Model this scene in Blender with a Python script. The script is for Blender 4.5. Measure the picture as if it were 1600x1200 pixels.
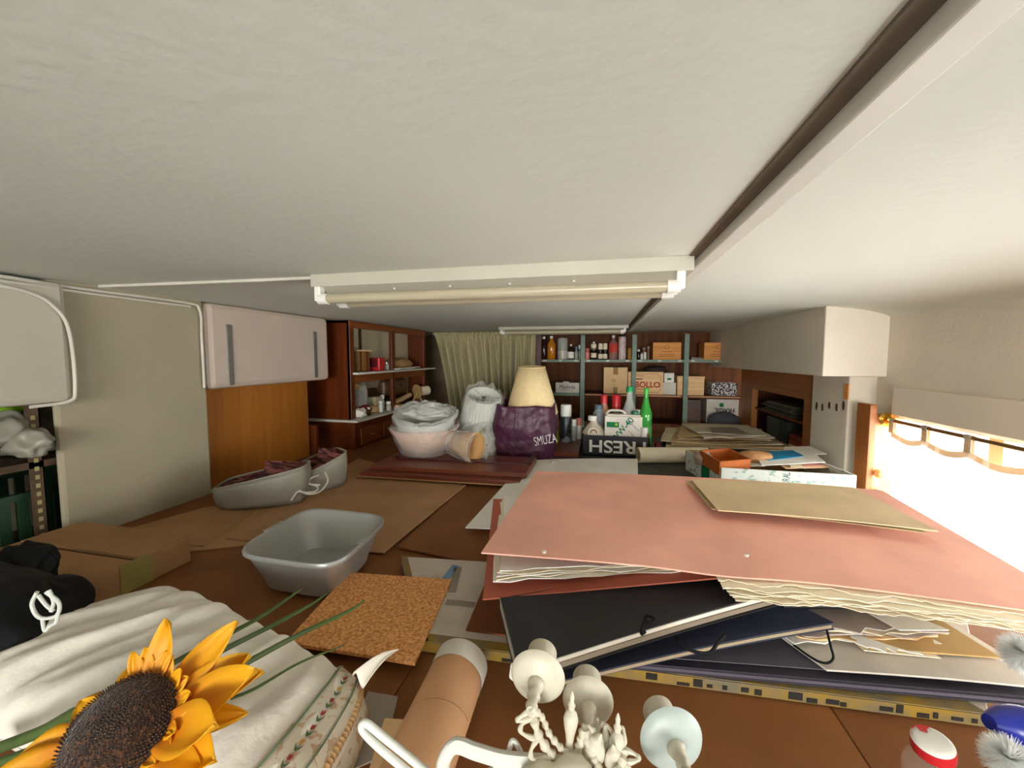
import bpy, math, random
from mathutils import Vector, Matrix, noise
random.seed(7)
for o in list(bpy.data.objects): bpy.data.objects.remove(o)
scene = bpy.context.scene
COL = scene.collection
R = math.radians
# ------------------------------------------------------------------ camera
CAMZ, T, CEIL = 1.52, 0.80, 1.806
F = 620.0
YAW, PITCH = R(12.7), math.atan(43 / F)
cd = bpy.data.cameras.new('camera'); cam = bpy.data.objects.new('camera', cd); COL.objects.link(cam)
cam.location = (0, 0, CAMZ); cam.rotation_euler = (R(90) - PITCH, 0, YAW)
cd.sensor_width = 36; cd.lens = F / 1600 * 36; cd.clip_start = .02; cd.clip_end = 60
scene.camera = cam
# ------------------------------------------------------------------ light
w = bpy.data.worlds.new('sky'); scene.world = w; w.use_nodes = True
bg = w.node_tree.nodes['Background']; bg.inputs[0].default_value = (.93, .97, 1, 1); bg.inputs[1].default_value = 2.0
def area(name, loc, rot, sx, sy, e, col):
    l = bpy.data.lights.new(name, 'AREA'); l.shape = 'RECTANGLE'; l.size = sx; l.size_y = sy; l.energy = e; l.color = col
    o = bpy.data.objects.new(name, l); COL.objects.link(o); o.location = loc; o.rotation_euler = rot; return o
area('daylight_side_window', (2.5, 1.4, 1.35), (0, R(68), 0), 1.7, 2.8, 345, (.93, .985, 1.0))
area('added_rear_fill', (.3, -5.2, 1.25), (R(90), 0, 0), 2.6, 1.3, 165, (1, .99, .93))  # unseen lamp added behind the camera to brighten the back and camera-facing surfaces
scene.view_settings.view_transform = 'Standard'; scene.view_settings.look = 'None'
scene.view_settings.exposure = 0.78; scene.view_settings.gamma = 1; scene.view_settings.use_curve_mapping = False
scene.cycles.use_denoising = True
scene.cycles.max_bounces = 10; scene.cycles.diffuse_bounces = 6; scene.cycles.transparent_max_bounces = 12
scene.cycles.sample_clamp_indirect = 8
# ------------------------------------------------------------------ measuring helpers (rays of the photograph)
CR = Vector((math.cos(YAW), math.sin(YAW), 0)); FH = Vector((-math.sin(YAW), math.cos(YAW), 0))
CF = FH * math.cos(PITCH) + Vector((0, 0, -math.sin(PITCH))); CU = CR.cross(CF)
EYE = Vector((0, 0, CAMZ))
def ray(px, py): return CR * ((px - 800) / F) + CU * (-(py - 600) / F) + CF
def PZ(px, py, z): r = ray(px, py); return EYE + r * ((z - CAMZ) / r.z)
def K(px, py, k): return PZ(px, py, CAMZ - k)
def PY(px, py, Y): r = ray(px, py); return EYE + r * (Y / r.y)
def PX(px, py, X): r = ray(px, py); return EYE + r * (X / r.x)
def D(px, py, d): return EYE + ray(px, py) * d
def fitY(x0, x1, yt, yb, Y):
    a = PY(x0, yb, Y); b = PY(x1, yb, Y); c = PY((x0 + x1) / 2, yt, Y); e = PY((x0 + x1) / 2, yb, Y)
    return (a.x + b.x) / 2, b.x - a.x, e.z, c.z - e.z      # centre x, width, base z, height
# ------------------------------------------------------------------ materials
def lin(c): return tuple((v / 12.92 if v <= .04045 else ((v + .055) / 1.055) ** 2.4) for v in c)
def hexc(h): h = h.lstrip('#'); return lin(tuple(int(h[i:i + 2], 16) / 255 for i in (0, 2, 4)))
MATS = {}
def M(name, col, rough=.65, var=.12, scale=6, bump=0., bscale=60, metal=0, stretch=None, alpha=None, trans=0, emit=None, second=None, thr=None, bdist=.002, sheen=0, coat=0, detail=4):
    if name in MATS: return MATS[name]
    m = bpy.data.materials.new(name); m.use_nodes = True; nt = m.node_tree; N = nt.nodes; L = nt.links
    p = N['Principled BSDF']; c = hexc(col)
    p.inputs['Specular IOR Level'].default_value = .5 if rough < .56 or metal else .22; p.inputs['Roughness'].default_value = rough; p.inputs['Metallic'].default_value = metal
    tc = N.new('ShaderNodeTexCoord'); mp = N.new('ShaderNodeMapping'); L.new(tc.outputs['Object'], mp.inputs[0])
    if stretch: mp.inputs['Scale'].default_value = stretch
    nz = N.new('ShaderNodeTexNoise'); nz.inputs['Scale'].default_value = scale; nz.inputs['Detail'].default_value = detail
    L.new(mp.outputs[0], nz.inputs['Vector'])
    cr = N.new('ShaderNodeValToRGB'); e = cr.color_ramp.elements
    c2 = hexc(second) if second else tuple(min(1, v * (1 + var)) for v in c)
    c1 = c if second else tuple(v * (1 - var) for v in c)
    e[0].color = (*c1, 1); e[1].color = (*c2, 1); e[0].position, e[1].position = thr if thr else (.3, .7)
    L.new(nz.outputs['Fac'], cr.inputs[0]); L.new(cr.outputs[0], p.inputs['Base Color'])
    if bump:
        b = N.new('ShaderNodeBump'); b.inputs['Strength'].default_value = bump; b.inputs['Distance'].default_value = bdist
        n2 = N.new('ShaderNodeTexNoise'); n2.inputs['Scale'].default_value = bscale; n2.inputs['Detail'].default_value = 3
        L.new(mp.outputs[0], n2.inputs['Vector']); L.new(n2.outputs['Fac'], b.inputs['Height']); L.new(b.outputs[0], p.inputs['Normal'])
    if alpha is not None: p.inputs['Alpha'].default_value = alpha
    if trans: p.inputs['Transmission Weight'].default_value = trans
    if coat: p.inputs['Coat Weight'].default_value = coat
    if sheen: p.inputs['Sheen Weight'].default_value = sheen
    if emit: p.inputs['Emission Color'].default_value = (*c, 1); p.inputs['Emission Strength'].default_value = emit
    MATS[name] = m; return m
def wood(name, col, dark, axis='x', scale=5, rough=.45, bump=.15):
    s = {'x': (.6, 9, 9), 'y': (9, .6, 9), 'z': (9, 9, .6)}[axis]
    return M(name, dark, rough, scale=scale, stretch=s, second=col, thr=(.3, .68), bump=bump, bscale=30, bdist=.001)
def plastic_film(name, tint, alpha=.22, rough=.18, bump=1.0, bscale=14):
    m = M(name, tint, rough, .05, bump=bump, bscale=bscale, alpha=alpha, bdist=.02); return m
plaster = M('white_plaster', '#ddd4c4', .85, .05, 3, bump=.35, bscale=55, bdist=.003)
plaster_ceiling = M('ceiling_plaster', '#dadcd2', .85, .035, 1.6, bump=.3, bscale=42, bdist=.004)
white_paint = M('white_paint', '#dcdad0', .5, .05, 5)
cabinet_white = M('cabinet_white_laminate', '#c4b3a4', .6, .04, 3)
hardboard = M('brown_hardboard', '#82522c', .6, .22, 3, bump=.2, bscale=200, bdist=.0006, detail=8)
hardboard_l = M('light_hardboard', '#ae855e', .7, .16, 4, bump=.15, bscale=150, bdist=.0006, detail=8)
card = M('kraft_cardboard', '#a98058', .8, .12, 5, bump=.15, bscale=80, bdist=.001)
card_l = M('pale_cardboard', '#efcb9a', .8, .10, 6)
cork = M('cork', '#bb7a42', .85, scale=130, second='#f0b172', thr=(.35, .62), bump=.5, bscale=150, bdist=.001, detail=6)
paper = M('cream_paper', '#f0e3c6', .85, .08, 7)
paper_w = M('white_paper', '#f3f0e7', .8, .06, 7)
paper_g = M('grey_paper', '#b9aba3', .85, .08, 7)
kraft = M('kraft_paper', '#b4935f', .8, .14, 7, bump=.2, bscale=25, bdist=.003)
pink = M('pink_portfolio_board', '#efb19c', .75, .12, 5, bump=.25, bscale=180, bdist=.0006, detail=8)
pink_d = M('red_portfolio_board', '#a85c47', .75, .1, 5)
black_b = M('black_bookcloth', '#1c1b1d', .55, .3, 8, bump=.3, bscale=120, bdist=.0008)
blue_b = M('navy_bookcloth', '#343747', .6, .2, 8, bump=.3, bscale=160, bdist=.0008)
black_r = M('black_ribbon', '#0d0d10', .7)
blackbench = M('black_rubber_sheet', '#35332f', .5, .15, 4, bump=.2, bscale=120, bdist=.0006)
orangewood = wood('orange_wood_panel', '#a3641f', '#925615', 'z', 3)
cupwood = wood('cherry_stained_wood', '#6e300c', '#562306', 'z', 4, .35)
cupwood_x = wood('cherry_stained_wood_flat', '#8a4a1c', '#6e3611', 'y', 4, .35)
backwood = wood('brown_backing_board', '#6e3d14', '#4e270a', 'z', 2, .6)
redwood = wood('mahogany_board', '#7c3c24', '#5c2716', 'x', 4, .35)
pinewood = wood('pine_wood', '#e8a45e', '#cf8a48', 'x', 5, .6)
pinelight = wood('pale_pine_wood', '#f7d2a2', '#e6ba86', 'x', 5, .6)
greenmetal = M('green_painted_steel', '#6f8576', .5, .15, 12)
rackmetal = M('rusty_brown_steel', '#584534', .6, .3, 20)
chipped = M('chipped_white', '#d8cfc0', .7)
cream_board = M('cream_board', '#d5c8a8', .7, .06, 4)
olive = M('olive_curtain_cloth', '#b5aa82', .9, .08, 20, bump=.3, bscale=250, bdist=.001, sheen=.2)
white_cloth = M('white_cotton', '#ece5d8', .95, .05, 12, bump=.5, bscale=60, bdist=.004)
black_cloth = M('black_nylon', '#101012', .6, .3, 6, bump=.6, bscale=12, bdist=.01)
purple = M('purple_nylon', '#4a1f38', .42, .2, 6, bump=.8, bscale=14, bdist=.012)
silver_cloth = M('silver_grey_fabric', '#8f8a7c', .45, .1, 8, bump=.5, bscale=14, bdist=.006)
maroon_cloth = M('maroon_lining', '#3c1d1c', .9, scale=9, second='#8a5048', thr=(.45, .6), stretch=(1, 5, 5))
grey_plastic = M('silver_grey_plastic', '#b0b1ad', .34, .03, 5, metal=.45)
shade_c = M('beige_linen_shade', '#e6cd9b', .85, .06, 30, bump=.2, bscale=300, bdist=.0005)
shade_p = M('peach_shade_cloth', '#d9b39c', .8, .06, 9)
shade_w = M('pale_shade_cloth', '#cfcfc4', .8, .06, 9)
shade_y = M('tan_shade_paper', '#c99e66', .8, .08, 9)
film = plastic_film('clear_plastic_wrap', '#f2f2ee', .28, .12, 1.0, 22)
film2 = plastic_film('clear_plastic_wrap_cloudy', '#e9ebe6', .42, .16, 1, 26)
brass = M('polished_brass', '#c79a3d', .22, .1, 9, metal=1)
enamel = M('white_enamel_chipped', '#cbc4b0', .45, .06, 30, bump=.4, bscale=70, bdist=.002)
enamel_b = M('pale_blue_enamel', '#b2bdb8', .4, .06, 14)
redp = M('red_plastic', '#c5232a', .35, .05)
greenp = M('green_plastic', '#139a5c', .35, .05)
whitep = M('white_plastic', '#e8e6de', .4, .04)
bluep = M('blue_plastic', '#1e2c96', .3, .1)
greycap = M('slate_blue_plastic', '#5a7080', .4)
blackp = M('black_plastic', '#17171a', .35)
greenglass = M('green_bottle_plastic', '#3fa344', .08, .1, alpha=.85)
clearglass = M('clear_plastic', '#dfe3da', .06, .03, alpha=.38)
amber = M('amber_liquid', '#c27a1c', .1, .1)
darkglass = M('dark_glass', '#2a1a14', .1, .1, trans=.2)
sunny = None
tube_card = M('tube_cardboard', '#b78a63', .75, .1, 6, bump=.15, bscale=60, bdist=.001)
lime = M('lime_label', '#8dc21f', .5)
# ------------------------------------------------------------------ mesh helpers
WLOC = {}
class MB:
    def __init__(s): s.v = []; s.f = []; s.m = []; s.mi = 0; s.col = None
    def add(s, vs, fs, Mx=None):
        n = len(s.v)
        for q in vs: s.v.append(Mx @ Vector(q) if Mx is not None else Vector(q))
        for q in fs: s.f.append([i + n for i in q]); s.m.append(s.mi)
        return s
    def box(s, a, b, Mx=None):
        x0, y0, z0 = a; x1, y1, z1 = b
        return s.add([(x0, y0, z0), (x1, y0, z0), (x1, y1, z0), (x0, y1, z0), (x0, y0, z1), (x1, y0, z1), (x1, y1, z1), (x0, y1, z1)],
                     [(0, 3, 2, 1), (4, 5, 6, 7), (0, 1, 5, 4), (1, 2, 6, 5), (2, 3, 7, 6), (3, 0, 4, 7)], Mx)
    def lathe(s, prof, Mx=None, n=28, caps=(True, True), flute=0, fl_n=0):
        vs = []; fs = []
        for (r, z) in prof:
            for i in range(n):
                a = 2 * math.pi * i / n; rr = r * (1 + (flute * math.cos(fl_n * a) if flute else 0))
                vs.append((rr * math.cos(a), rr * math.sin(a), z))
        for j in range(len(prof) - 1):
            for i in range(n): fs.append((j * n + i, j * n + (i + 1) % n, (j + 1) * n + (i + 1) % n, (j + 1) * n + i))
        if caps[0]: fs.append(tuple(reversed(range(n))))
        if caps[1]: fs.append(tuple(range((len(prof) - 1) * n, len(prof) * n)))
        return s.add(vs, fs, Mx)
    def tube(s, pts, r, n=10, closed=False):
        pts = [Vector(p) for p in pts]; L = len(pts); rs = r if isinstance(r, (list, tuple)) else [r] * L
        vs = []; fs = []; ref = None
        for i, p in enumerate(pts):
            t = (pts[(i + 1) % L] - pts[i - 1]) if closed or 0 < i < L - 1 else (pts[1] - pts[0] if i == 0 else pts[-1] - pts[-2])
            t.normalize()
            if ref is None: ref = Vector((0, 0, 1)) if abs(t.z) < .9 else Vector((1, 0, 0))
            a = (ref - t * ref.dot(t)).normalized(); ref = a; b = t.cross(a)
            for k in range(n): q = 2 * math.pi * k / n; vs.append(p + (a * math.cos(q) + b * math.sin(q)) * rs[i])
        for i in range(L if closed else L - 1):
            for k in range(n): j = (i + 1) % L; fs.append((i * n + k, i * n + (k + 1) % n, j * n + (k + 1) % n, j * n + k))
        if not closed: fs.append(tuple(reversed(range(n)))); fs.append(tuple(range((L - 1) * n, L * n)))
        return s.add(vs, fs)
    def slab(s, A, B, C, E, t, nu=1, nv=1, fn=None, edge=0):
        """A near left, B near right, C far right, E far left of the top face; t thick; fn(u,v) lifts it"""
        A, B, C, E = [Vector(q) for q in (A, B, C, E)]; vs = []; fs = []
        up = (B - A).cross(E - A).normalized()
        if up.z < 0: up = -up
        for lay in (0, 1):
            for j in range(nv + 1):
                for i in range(nu + 1):
                    u = i / nu; v = j / nv
                    ue = u; ve = v
                    if edge:
                        if j == 0: ve += edge * noise.noise(Vector((u * 9, lay * .1, A.x * 9 + A.z * 50)))
                        if i == 0: ue += edge * .5 * noise.noise(Vector((v * 9, 3, A.z * 50)))
                    p = (A * (1 - ue) + B * ue) * (1 - ve) + (E * (1 - ue) + C * ue) * ve
                    if fn: p = p + Vector((0, 0, fn(u, v)))
                    vs.append(p - up * t * lay)
        W = nu + 1; n = W * (nv + 1)
        for j in range(nv):
            for i in range(nu):
                q = (j * W + i, j * W + i + 1, (j + 1) * W + i + 1, (j + 1) * W + i)
                fs.append(q); fs.append(tuple(reversed([k + n for k in q])))
        def side(a, b): fs.append((b, a, a + n, b + n))
        for i in range(nu): side(i, i + 1); side(nv * W + i + 1, nv * W + i)
        for j in range(nv): side((j + 1) * W, j * W); side(j * W + nu, (j + 1) * W + nu)
        return s.add(vs, fs)
    def surf(s, fn, nu, nv, closed_u=False):
        vs = [fn(i / nu, j / nv) for j in range(nv + 1) for i in range(nu + (0 if closed_u else 1))]; fs = []
        W = nu if closed_u else nu + 1
        for j in range(nv):
            for i in range(nu): fs.append((j * W + i, j * W + (i + 1) % W, (j + 1) * W + (i + 1) % W, (j + 1) * W + i))
        return s.add(vs, fs)
    def build(s, name, mat, parent=None, smooth=False, bevel=0, solid=0, sub=0, colors=None):
        me = bpy.data.meshes.new(name)
        if parent is not None: base = WLOC[parent.name]
        else:
            xs = [q.x for q in s.v]; ys = [q.y for q in s.v]; base = Vector(((min(xs) + max(xs)) / 2, (min(ys) + max(ys)) / 2, min(q.z for q in s.v)))
        org = base if parent is None else Vector((sum(q.x for q in s.v) / len(s.v), sum(q.y for q in s.v) / len(s.v), min(q.z for q in s.v)))
        me.from_pydata([q - org for q in s.v], [], s.f)
        mats = mat if isinstance(mat, (list, tuple)) else [mat]
        for m_ in mats: me.materials.append(m_)
        me.polygons.foreach_set('material_index', s.m)
        if smooth: me.polygons.foreach_set('use_smooth', [True] * len(me.polygons))
        if colors:
            ca = me.color_attributes.new('Col', 'FLOAT_COLOR', 'POINT')
            for i, c in enumerate(colors): ca.data[i].color = (*c, 1)
        me.update()
        o = bpy.data.objects.new(name, me); COL.objects.link(o)
        if parent is not None: o.parent = parent; o.location = org - base
        else: o.location = org
        WLOC[o.name] = org
        if solid: q = o.modifiers.new('solid', 'SOLIDIFY'); q.thickness = solid; q.offset = 0
        if bevel: q = o.modifiers.new('bevel', 'BEVEL'); q.width = bevel; q.segments = 2; q.limit_method = 'ANGLE'
        if sub: q = o.modifiers.new('sub', 'SUBSURF'); q.levels = sub; q.render_levels = sub
        if smooth and not sub:
            try: me.set_sharp_from_angle(angle=R(42))
            except Exception: pass
        return o
def tag(o, label, cat, group=None, kind=None):
    o['label'] = label; o['category'] = cat
    if group: o['group'] = group
    if kind: o['kind'] = kind
    return o
def thing(name, loc, label, cat, group=None):
    o = bpy.data.objects.new(name, None); COL.objects.link(o); o.location = loc; o.empty_display_size = .05
    WLOC[o.name] = Vector(loc); return tag(o, label, cat, group)
def struct(o, label=None):
    o['kind'] = 'structure'
    if label: o['label'] = label
    return o
def txt(body, size, M4, mat, parent, ext=.0006, name='lettering', sx=1, align='CENTER', bold=0):
    c = bpy.data.curves.new(name, 'FONT'); c.body = body; c.size = size; c.extrude = ext; c.align_x = align; c.align_y = 'CENTER'
    c.offset = bold
    c.materials.append(mat); o = bpy.data.objects.new(name, c); COL.objects.link(o); o.parent = parent
    o.matrix_local = Matrix.Translation(-WLOC[parent.name]) @ M4 @ Matrix.Diagonal((sx, 1, 1, 1)); return o
def frame(o, x, z):
    """matrix with origin o, local X along x, local Z along z"""
    x = Vector(x).normalized(); z = Vector(z); z = (z - x * z.dot(x)).normalized(); y = z.cross(x)
    m = Matrix((x, y, z)).transposed().to_4x4(); m.translation = Vector(o); return m
def axisM(o, a):
    a = Vector(a).normalized(); q = Vector((0, 0, 1)).rotation_difference(a); m = q.to_matrix().to_4x4(); m.translation = Vector(o); return m
def bez(pts, n=8):
    """Catmull-Rom through pts"""
    p = [Vector(q) for q in pts]; out = []
    for i in range(len(p) - 1):
        a = p[i - 1] if i else p[i] * 2 - p[i + 1]; b = p[i]; c = p[i + 1]; d = p[i + 2] if i + 2 < len(p) else p[i + 1] * 2 - p[i]
        for k in range(n):
            t = k / n; out.append(.5 * ((2 * b) + (c - a) * t + (2 * a - 5 * b + 4 * c - d) * t * t + (3 * b - a - 3 * c + d) * t ** 3))
    return out + [p[-1]]
def box1(name, a, b, mat, parent=None, bevel=0): return MB().box(a, b).build(name, mat, parent, bevel=bevel)
# ================================================================== THE SETTING
struct(box1('floor', (-3.2, -2.3, -.1), (2.3, 5.4, 0), M('floor_tiles', '#7d6a58', .5)))
# ceiling with a rounded cove on the window side
XW = 1.5
prof = [(-3.2, CEIL), (-.9, CEIL), (.9, CEIL)] + [(.9 + .62 * math.sin(a) , CEIL - .10 * (1 - math.cos(a))) for a in [R(8 * i) for i in range(1, 12)]]
b = MB()
def ceil_fn(u, v):
    i = u * (len(prof) - 1); q = prof[int(round(i))]; return Vector((q[0], -2.2 + 7.5 * v, q[1] + .0025 * math.sin(v * 9 + u * 4)))
b.surf(ceil_fn, len(prof) - 1, 40)
b.box((-3.2, -2.2, CEIL + .02), (2.2, 5.3, CEIL + .12))
ceiling = struct(b.build('ceiling', plaster_ceiling, smooth=True))
crackm = M('crack_line_grey', '#8d897e', .9)  # plain grey for the thin crack lines
def crack(pts, r=.0006):
    P = bez([PZ(x, y, CEIL) for x, y in pts], 5)
    P = [p + Vector((0, 0, -(.10 * (1 - math.cos(math.asin(min(1, max(0, (p.x - .9) / .62)))))) if p.x > .9 else 0)) for p in P]
    P = [p + Vector((random.uniform(-.0015, .0015), random.uniform(-.002, .002), -.001)) for p in P]
    MB().tube(P, r, 5).build('ceiling_crack', crackm, ceiling)
crack([(1165, 338), (1240, 300), (1320, 268), (1420, 240), (1500, 215), (1600, 200)])
crack([(1090, 398), (1170, 388), (1215, 405), (1300, 412)], .0008)
# trim running down the ceiling
b = MB(); b.box((.262, -2.1, CEIL - .028), (.302, 4.35, CEIL + .01)); 
struct(b.build('trim_1', white_paint, bevel=.003)); struct(box1('trim_shade_strip', (.236, -2.1, CEIL - .006), (.2615, 4.35, CEIL + .01), M('trim_shade_brown', '#756b5d', .8)), 'dark strip painting the shade and side face left of the white ceiling trim')  # brown-grey strip paints in the shade and side face along the trim
# left wall
b = MB(); b.box((-2.03, 1.07, 0), (-2.0, 1.66, 1.83)); b.box((-2.9, 1.66, 0), (-2.43, 4.98, 1.83)); b.box((-2.9, 1.60, 0), (-2.03, 1.66, 1.83)); b.box((-2.9, -2.2, 0), (-2.75, 1.66, 1.83))
struct(b.build('wall_left', M('grey_beige_plaster', '#a59b83', .85, .06, 3, bump=.15, bscale=55, bdist=.003), bevel=.012))
tag(b and box1('wall_cupboard', (-2.6, -.9, 1.348), (-1.955, 1.10, CEIL - .012), M('grey_white_paint', '#b9b3a2', .7, .04, 3), bevel=.02), 'white wall cupboard with rounded corner above the metal rack', 'cupboard')
# white wall cabinet with two metal strips + orange panel beneath
t = thing('wall_cabinet', (-2.15, 2.1, 1.345), 'long white wall cabinet with two grey metal strips above the orange wooden panel', 'cabinet')
bb = box1('body', (-2.38, 1.665, 1.347), (-1.985, 2.60, CEIL - .004), cabinet_white, t, bevel=.03)
steel = M('brushed_steel', '#8d8c88', .4, .1, 30, metal=.6)
for px, y0, y1 in ((357, 507, 602), (491, 518, 590)):
    a = PX(px, y0, -1.985); c = PX(px, y1, -1.985)
    box1('metal_strip', (-1.986, a.y - .016, c.z), (-1.979, a.y + .016, a.z), steel, t, bevel=.001)
tag(box1('wainscot_board', (-2.10, 1.665, T), (-2.06, 2.45, 1.345), orangewood), 'smooth orange wooden panel under the white wall cabinet', 'panel')
# back wall
struct(box1('wall_back', (-3.0, 5.0, 0), (2.3, 5.2, 1.84), M('back_wall_paint', '#8a7660', .8)))
struct(box1('wall_rear', (-3.0, -2.2, 0), (-1.3, -2.05, 1.84), plaster)); box_ = box1('wall_rear.001', (1.45, -2.2, 0), (2.2, -2.05, 1.84), plaster); struct(box_)
struct(box1('wall_rear.002', (-1.3, -2.2, 0), (1.45, -2.05, .6), plaster))
# right wall: band above window, sill wall, pillar, soffit
b = MB(); b.box((XW, -2.2, 1.20), (XW + .14, 2.62, 1.84)); b.box((XW, -2.2, 0), (XW + .14, 2.62, .30)); b.box((XW, 2.46, .3), (XW + .14, 2.62, 1.2)); b.box((XW, -2.2, .3), (XW + .14, .12, 1.2))
struct(b.build('wall_right', plaster))
struct(box1('wall_right_soffit', (1.2, 2.53, 1.41), (1.66, 4.98, CEIL + .01), plaster, bevel=.006))
struct(box1('wall_right_pillar', (1.367, 2.60, 0), (1.66, 3.0, 1.412), plaster, bevel=.008))
struct(box1('trim_2', (1.455, -2.0, 1.222), (1.502, 2.40, 1.362), plaster, bevel=.003), 'white pelmet board above the curtain rod')
# hook holes torn in the pillar face + little wooden switch plate
holem = M('torn_plaster_hole', '#4a3322', .9)
pil = bpy.data.objects['wall_right_pillar']; WLOC[pil.name] = pil.location.copy()
for i, px in enumerate((1276, 1285, 1296, 1307, 1318)):
    c = PX(px, 634 + (i % 2) * 2, 1.366)
    pts = [(0, math.cos(a) * .011 * random.uniform(.7, 1.2), math.sin(a) * .028 * random.uniform(.7, 1.1)) for a in [k * math.pi / 4 for k in range(8)]]
    m = MB(); m.add([c + Vector((-.002, y, z)) for _, y, z in pts] + [c + Vector((.002, y, z)) for _, y, z in pts], [tuple(range(8)), tuple(range(15, 7, -1))] + [(k, (k + 1) % 8, 8 + (k + 1) % 8, 8 + k) for k in range(8)])
    m.build('plaster_hole', holem, pil)
c = PX(1323, 612, 1.366); box1('wooden_plate', (1.362, c.y - .02, c.z - .045), (1.368, c.y + .02, c.z + .045), pinewood, pil)
# window in the right wall
t = struct(thing('window_1', (XW, 1.0, .3), 'low window behind white curtain', 'window')); del t['category']
jw = wood('window_frame_wood', '#a8642c', '#8c4e1f', 'z', 4)
jl = wood('window_sash_wood', '#c98548', '#b06f36', 'z', 4)
box1('window_frame', (1.368, 2.41, T - .3), (1.40, 2.52, 1.27), jw, t, bevel=.003)
box1('window_frame', (1.40, 2.42, .3), (1.52, 2.5, 1.215), jl, t, bevel=.003)
box1('window_frame', (1.55, 1.93, .3), (1.60, 1.99, 1.215), jl, t)
box1('window_frame', (1.55, .12, .3), (1.60, .18, 1.215), jl, t)
box1('window_sill', (1.50, .12, .29), (1.66, 2.45, .315), jl, t)
box1('pane', (1.572, .12, .31), (1.576, 2.42, 1.2), M('window_glass', '#ffffff', .02, 0, trans=1, alpha=.12), t)
for px, py in ((1369, 738), (1367, 768)):
    c = PY(px, py, 2.42); MB().lathe([(.006, -.012), (.02, -.008), (.024, .006), (.012, .02)], axisM(c + Vector((0, -.02, 0)), (0, -1, .0)), 16).build('knob', jl, t, smooth=True)
# rod
t = thing('curtain_rod', (1.44, 1.0, 1.19), 'brass curtain rod with round end above the window', 'curtain rod')
ra = PX(1385, 650, 1.44)
MB().tube([(1.44, 2.41, 1.196), (1.44, -.1, 1.196)], .0085, 12).build('pole', M('dark_brass', '#8a6a3a', .35, metal=.8), t, smooth=True)
MB().lathe([(.0, -.005), (.034, -.004), (.036, .004), (.022, .012), (.018, .03), (.012, .034), (0, .035)], axisM((1.44, 2.405, 1.196), (0, -1, 0)), 24).build('bracket', brass, t, smooth=True)
# window curtain with loops
curtm = bpy.data.materials.new('white_voile'); curtm.use_nodes = True
nt = curtm.node_tree; N = nt.nodes; L = nt.links; N.remove(N['Principled BSDF']); out = N['Material Output']
dfs = N.new('ShaderNodeBsdfDiffuse'); trl = N.new('ShaderNodeBsdfTranslucent'); trp = N.new('ShaderNodeBsdfTransparent')
dfs.inputs[0].default_value = (.8, .79, .76, 1); trl.inputs[0].default_value = (.9, .9, .88, 1)
m1 = N.new('ShaderNodeMixShader'); m1.inputs[0].default_value = .5; L.new(dfs.outputs[0], m1.inputs[1]); L.new(trl.outputs[0], m1.inputs[2])
m2 = N.new('ShaderNodeMixShader'); m2.inputs[0].default_value = .08; L.new(m1.outputs[0], m2.inputs[1]); L.new(trp.outputs[0], m2.inputs[2]); L.new(m2.outputs[0], out.inputs[0])
t = thing('window_curtain', (1.44, 1.0, .35), 'sheer white tab-top curtain hanging over the low window', 'curtain')
ys = [2.36, 2.15, 1.93, 1.68, 1.44, 1.2, .96, .72, .48, .24, .05]
def sag(y):
    for a, c in zip(ys, ys[1:]):
        if c <= y <= a: q = (a - y) / (a - c); return .022 * 4 * q * (1 - q)
    return 0
def cfn(u, v):
    y = ys[0] + (ys[-1] - ys[0]) * u; top = 1.14 - sag(y)
    return Vector((1.44 + .012 * math.sin(u * 52 + v) * (.3 + v) + .006 * math.sin(u * 190 + v * 3), y + .01 * v, top + (.33 - top) * v))
MB().surf(cfn, 260, 8).build('cloth', curtm, t, smooth=True)
def hfn(u, v):
    y = ys[0] + (ys[-1] - ys[0]) * u; top = 1.143 - sag(y); return Vector((1.437 + .012 * math.sin(u * 70) * .3, y, top - .026 * v))
hemm = curtm.copy(); hemm.name = 'curtain_hem_cloth'
for n_ in hemm.node_tree.nodes:
    if n_.type == 'BSDF_TRANSLUCENT': n_.inputs[0].default_value = (.55, .42, .28, 1)
    if n_.type == 'BSDF_DIFFUSE': n_.inputs[0].default_value = (.72, .62, .50, 1)
    if n_.type == 'MIX_SHADER' and n_.inputs[0].default_value < .3: n_.inputs[0].default_value = .02
MB().surf(hfn, 200, 1).build('hem', hemm, t, solid=.003)
for y in ys:
    m = MB(); pts = [Vector((1.44 + .011 * math.cos(a), 0, 1.196 + .011 * math.sin(a))) for a in [R(-60 + 300 * k / 10) for k in range(11)]]
    pts = [Vector((1.446, 0, 1.135))] + pts + [Vector((1.434, 0, 1.135))]
    m.add([p + Vector((0, y - .016, 0)) for p in pts] + [p + Vector((0, y + .016, 0)) for p in pts], [(k, k + 1, k + 1 + len(pts), k + len(pts)) for k in range(len(pts) - 1)])
    m.build('curtain_loop', hemm, t, solid=.002)
# ================================================================== WORK TABLE
t = thing('work_table', (-.4, 2.0, 0), 'large brown hardboard worktable covered with clutter', 'table')
b = MB(); segs = [(-1.998, -.42), (-.418, .47), (.472, 1.1)]
for x0, x1 in segs:
    box1('table_board', (x0, .2, T - .02), (x1, 1.95, T), hardboard, t, bevel=.0015)
box1('table_board', (-1.998, 1.952, T - .02), (-1.848, 2.68, T), hardboard, t, bevel=.0015)
for x0, x1 in ((-1.846, -.9), (-.898, .3), (.302, 1.34)):
    box1('table_board', (x0, 1.952, T - .02), (x1, 4.05, T), hardboard, t, bevel=.0015)
for x, y in ((-1.9, .3), (1.0, .3), (-1.78, 3.9), (1.2, 3.9), (1.0, 1.9), (-.4, .3), (-.4, 3.9)):
    box1('leg', (x - .03, y - .03, 0), (x + .03, y + .03, T - .02), hardboard, t)
tag(box1('rubber_sheet', (-.36, 2.05, T + .0005), (1.30, 3.65, T + .006), blackbench), 'flat black sheet covering the far end of the table', 'sheet')
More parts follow.
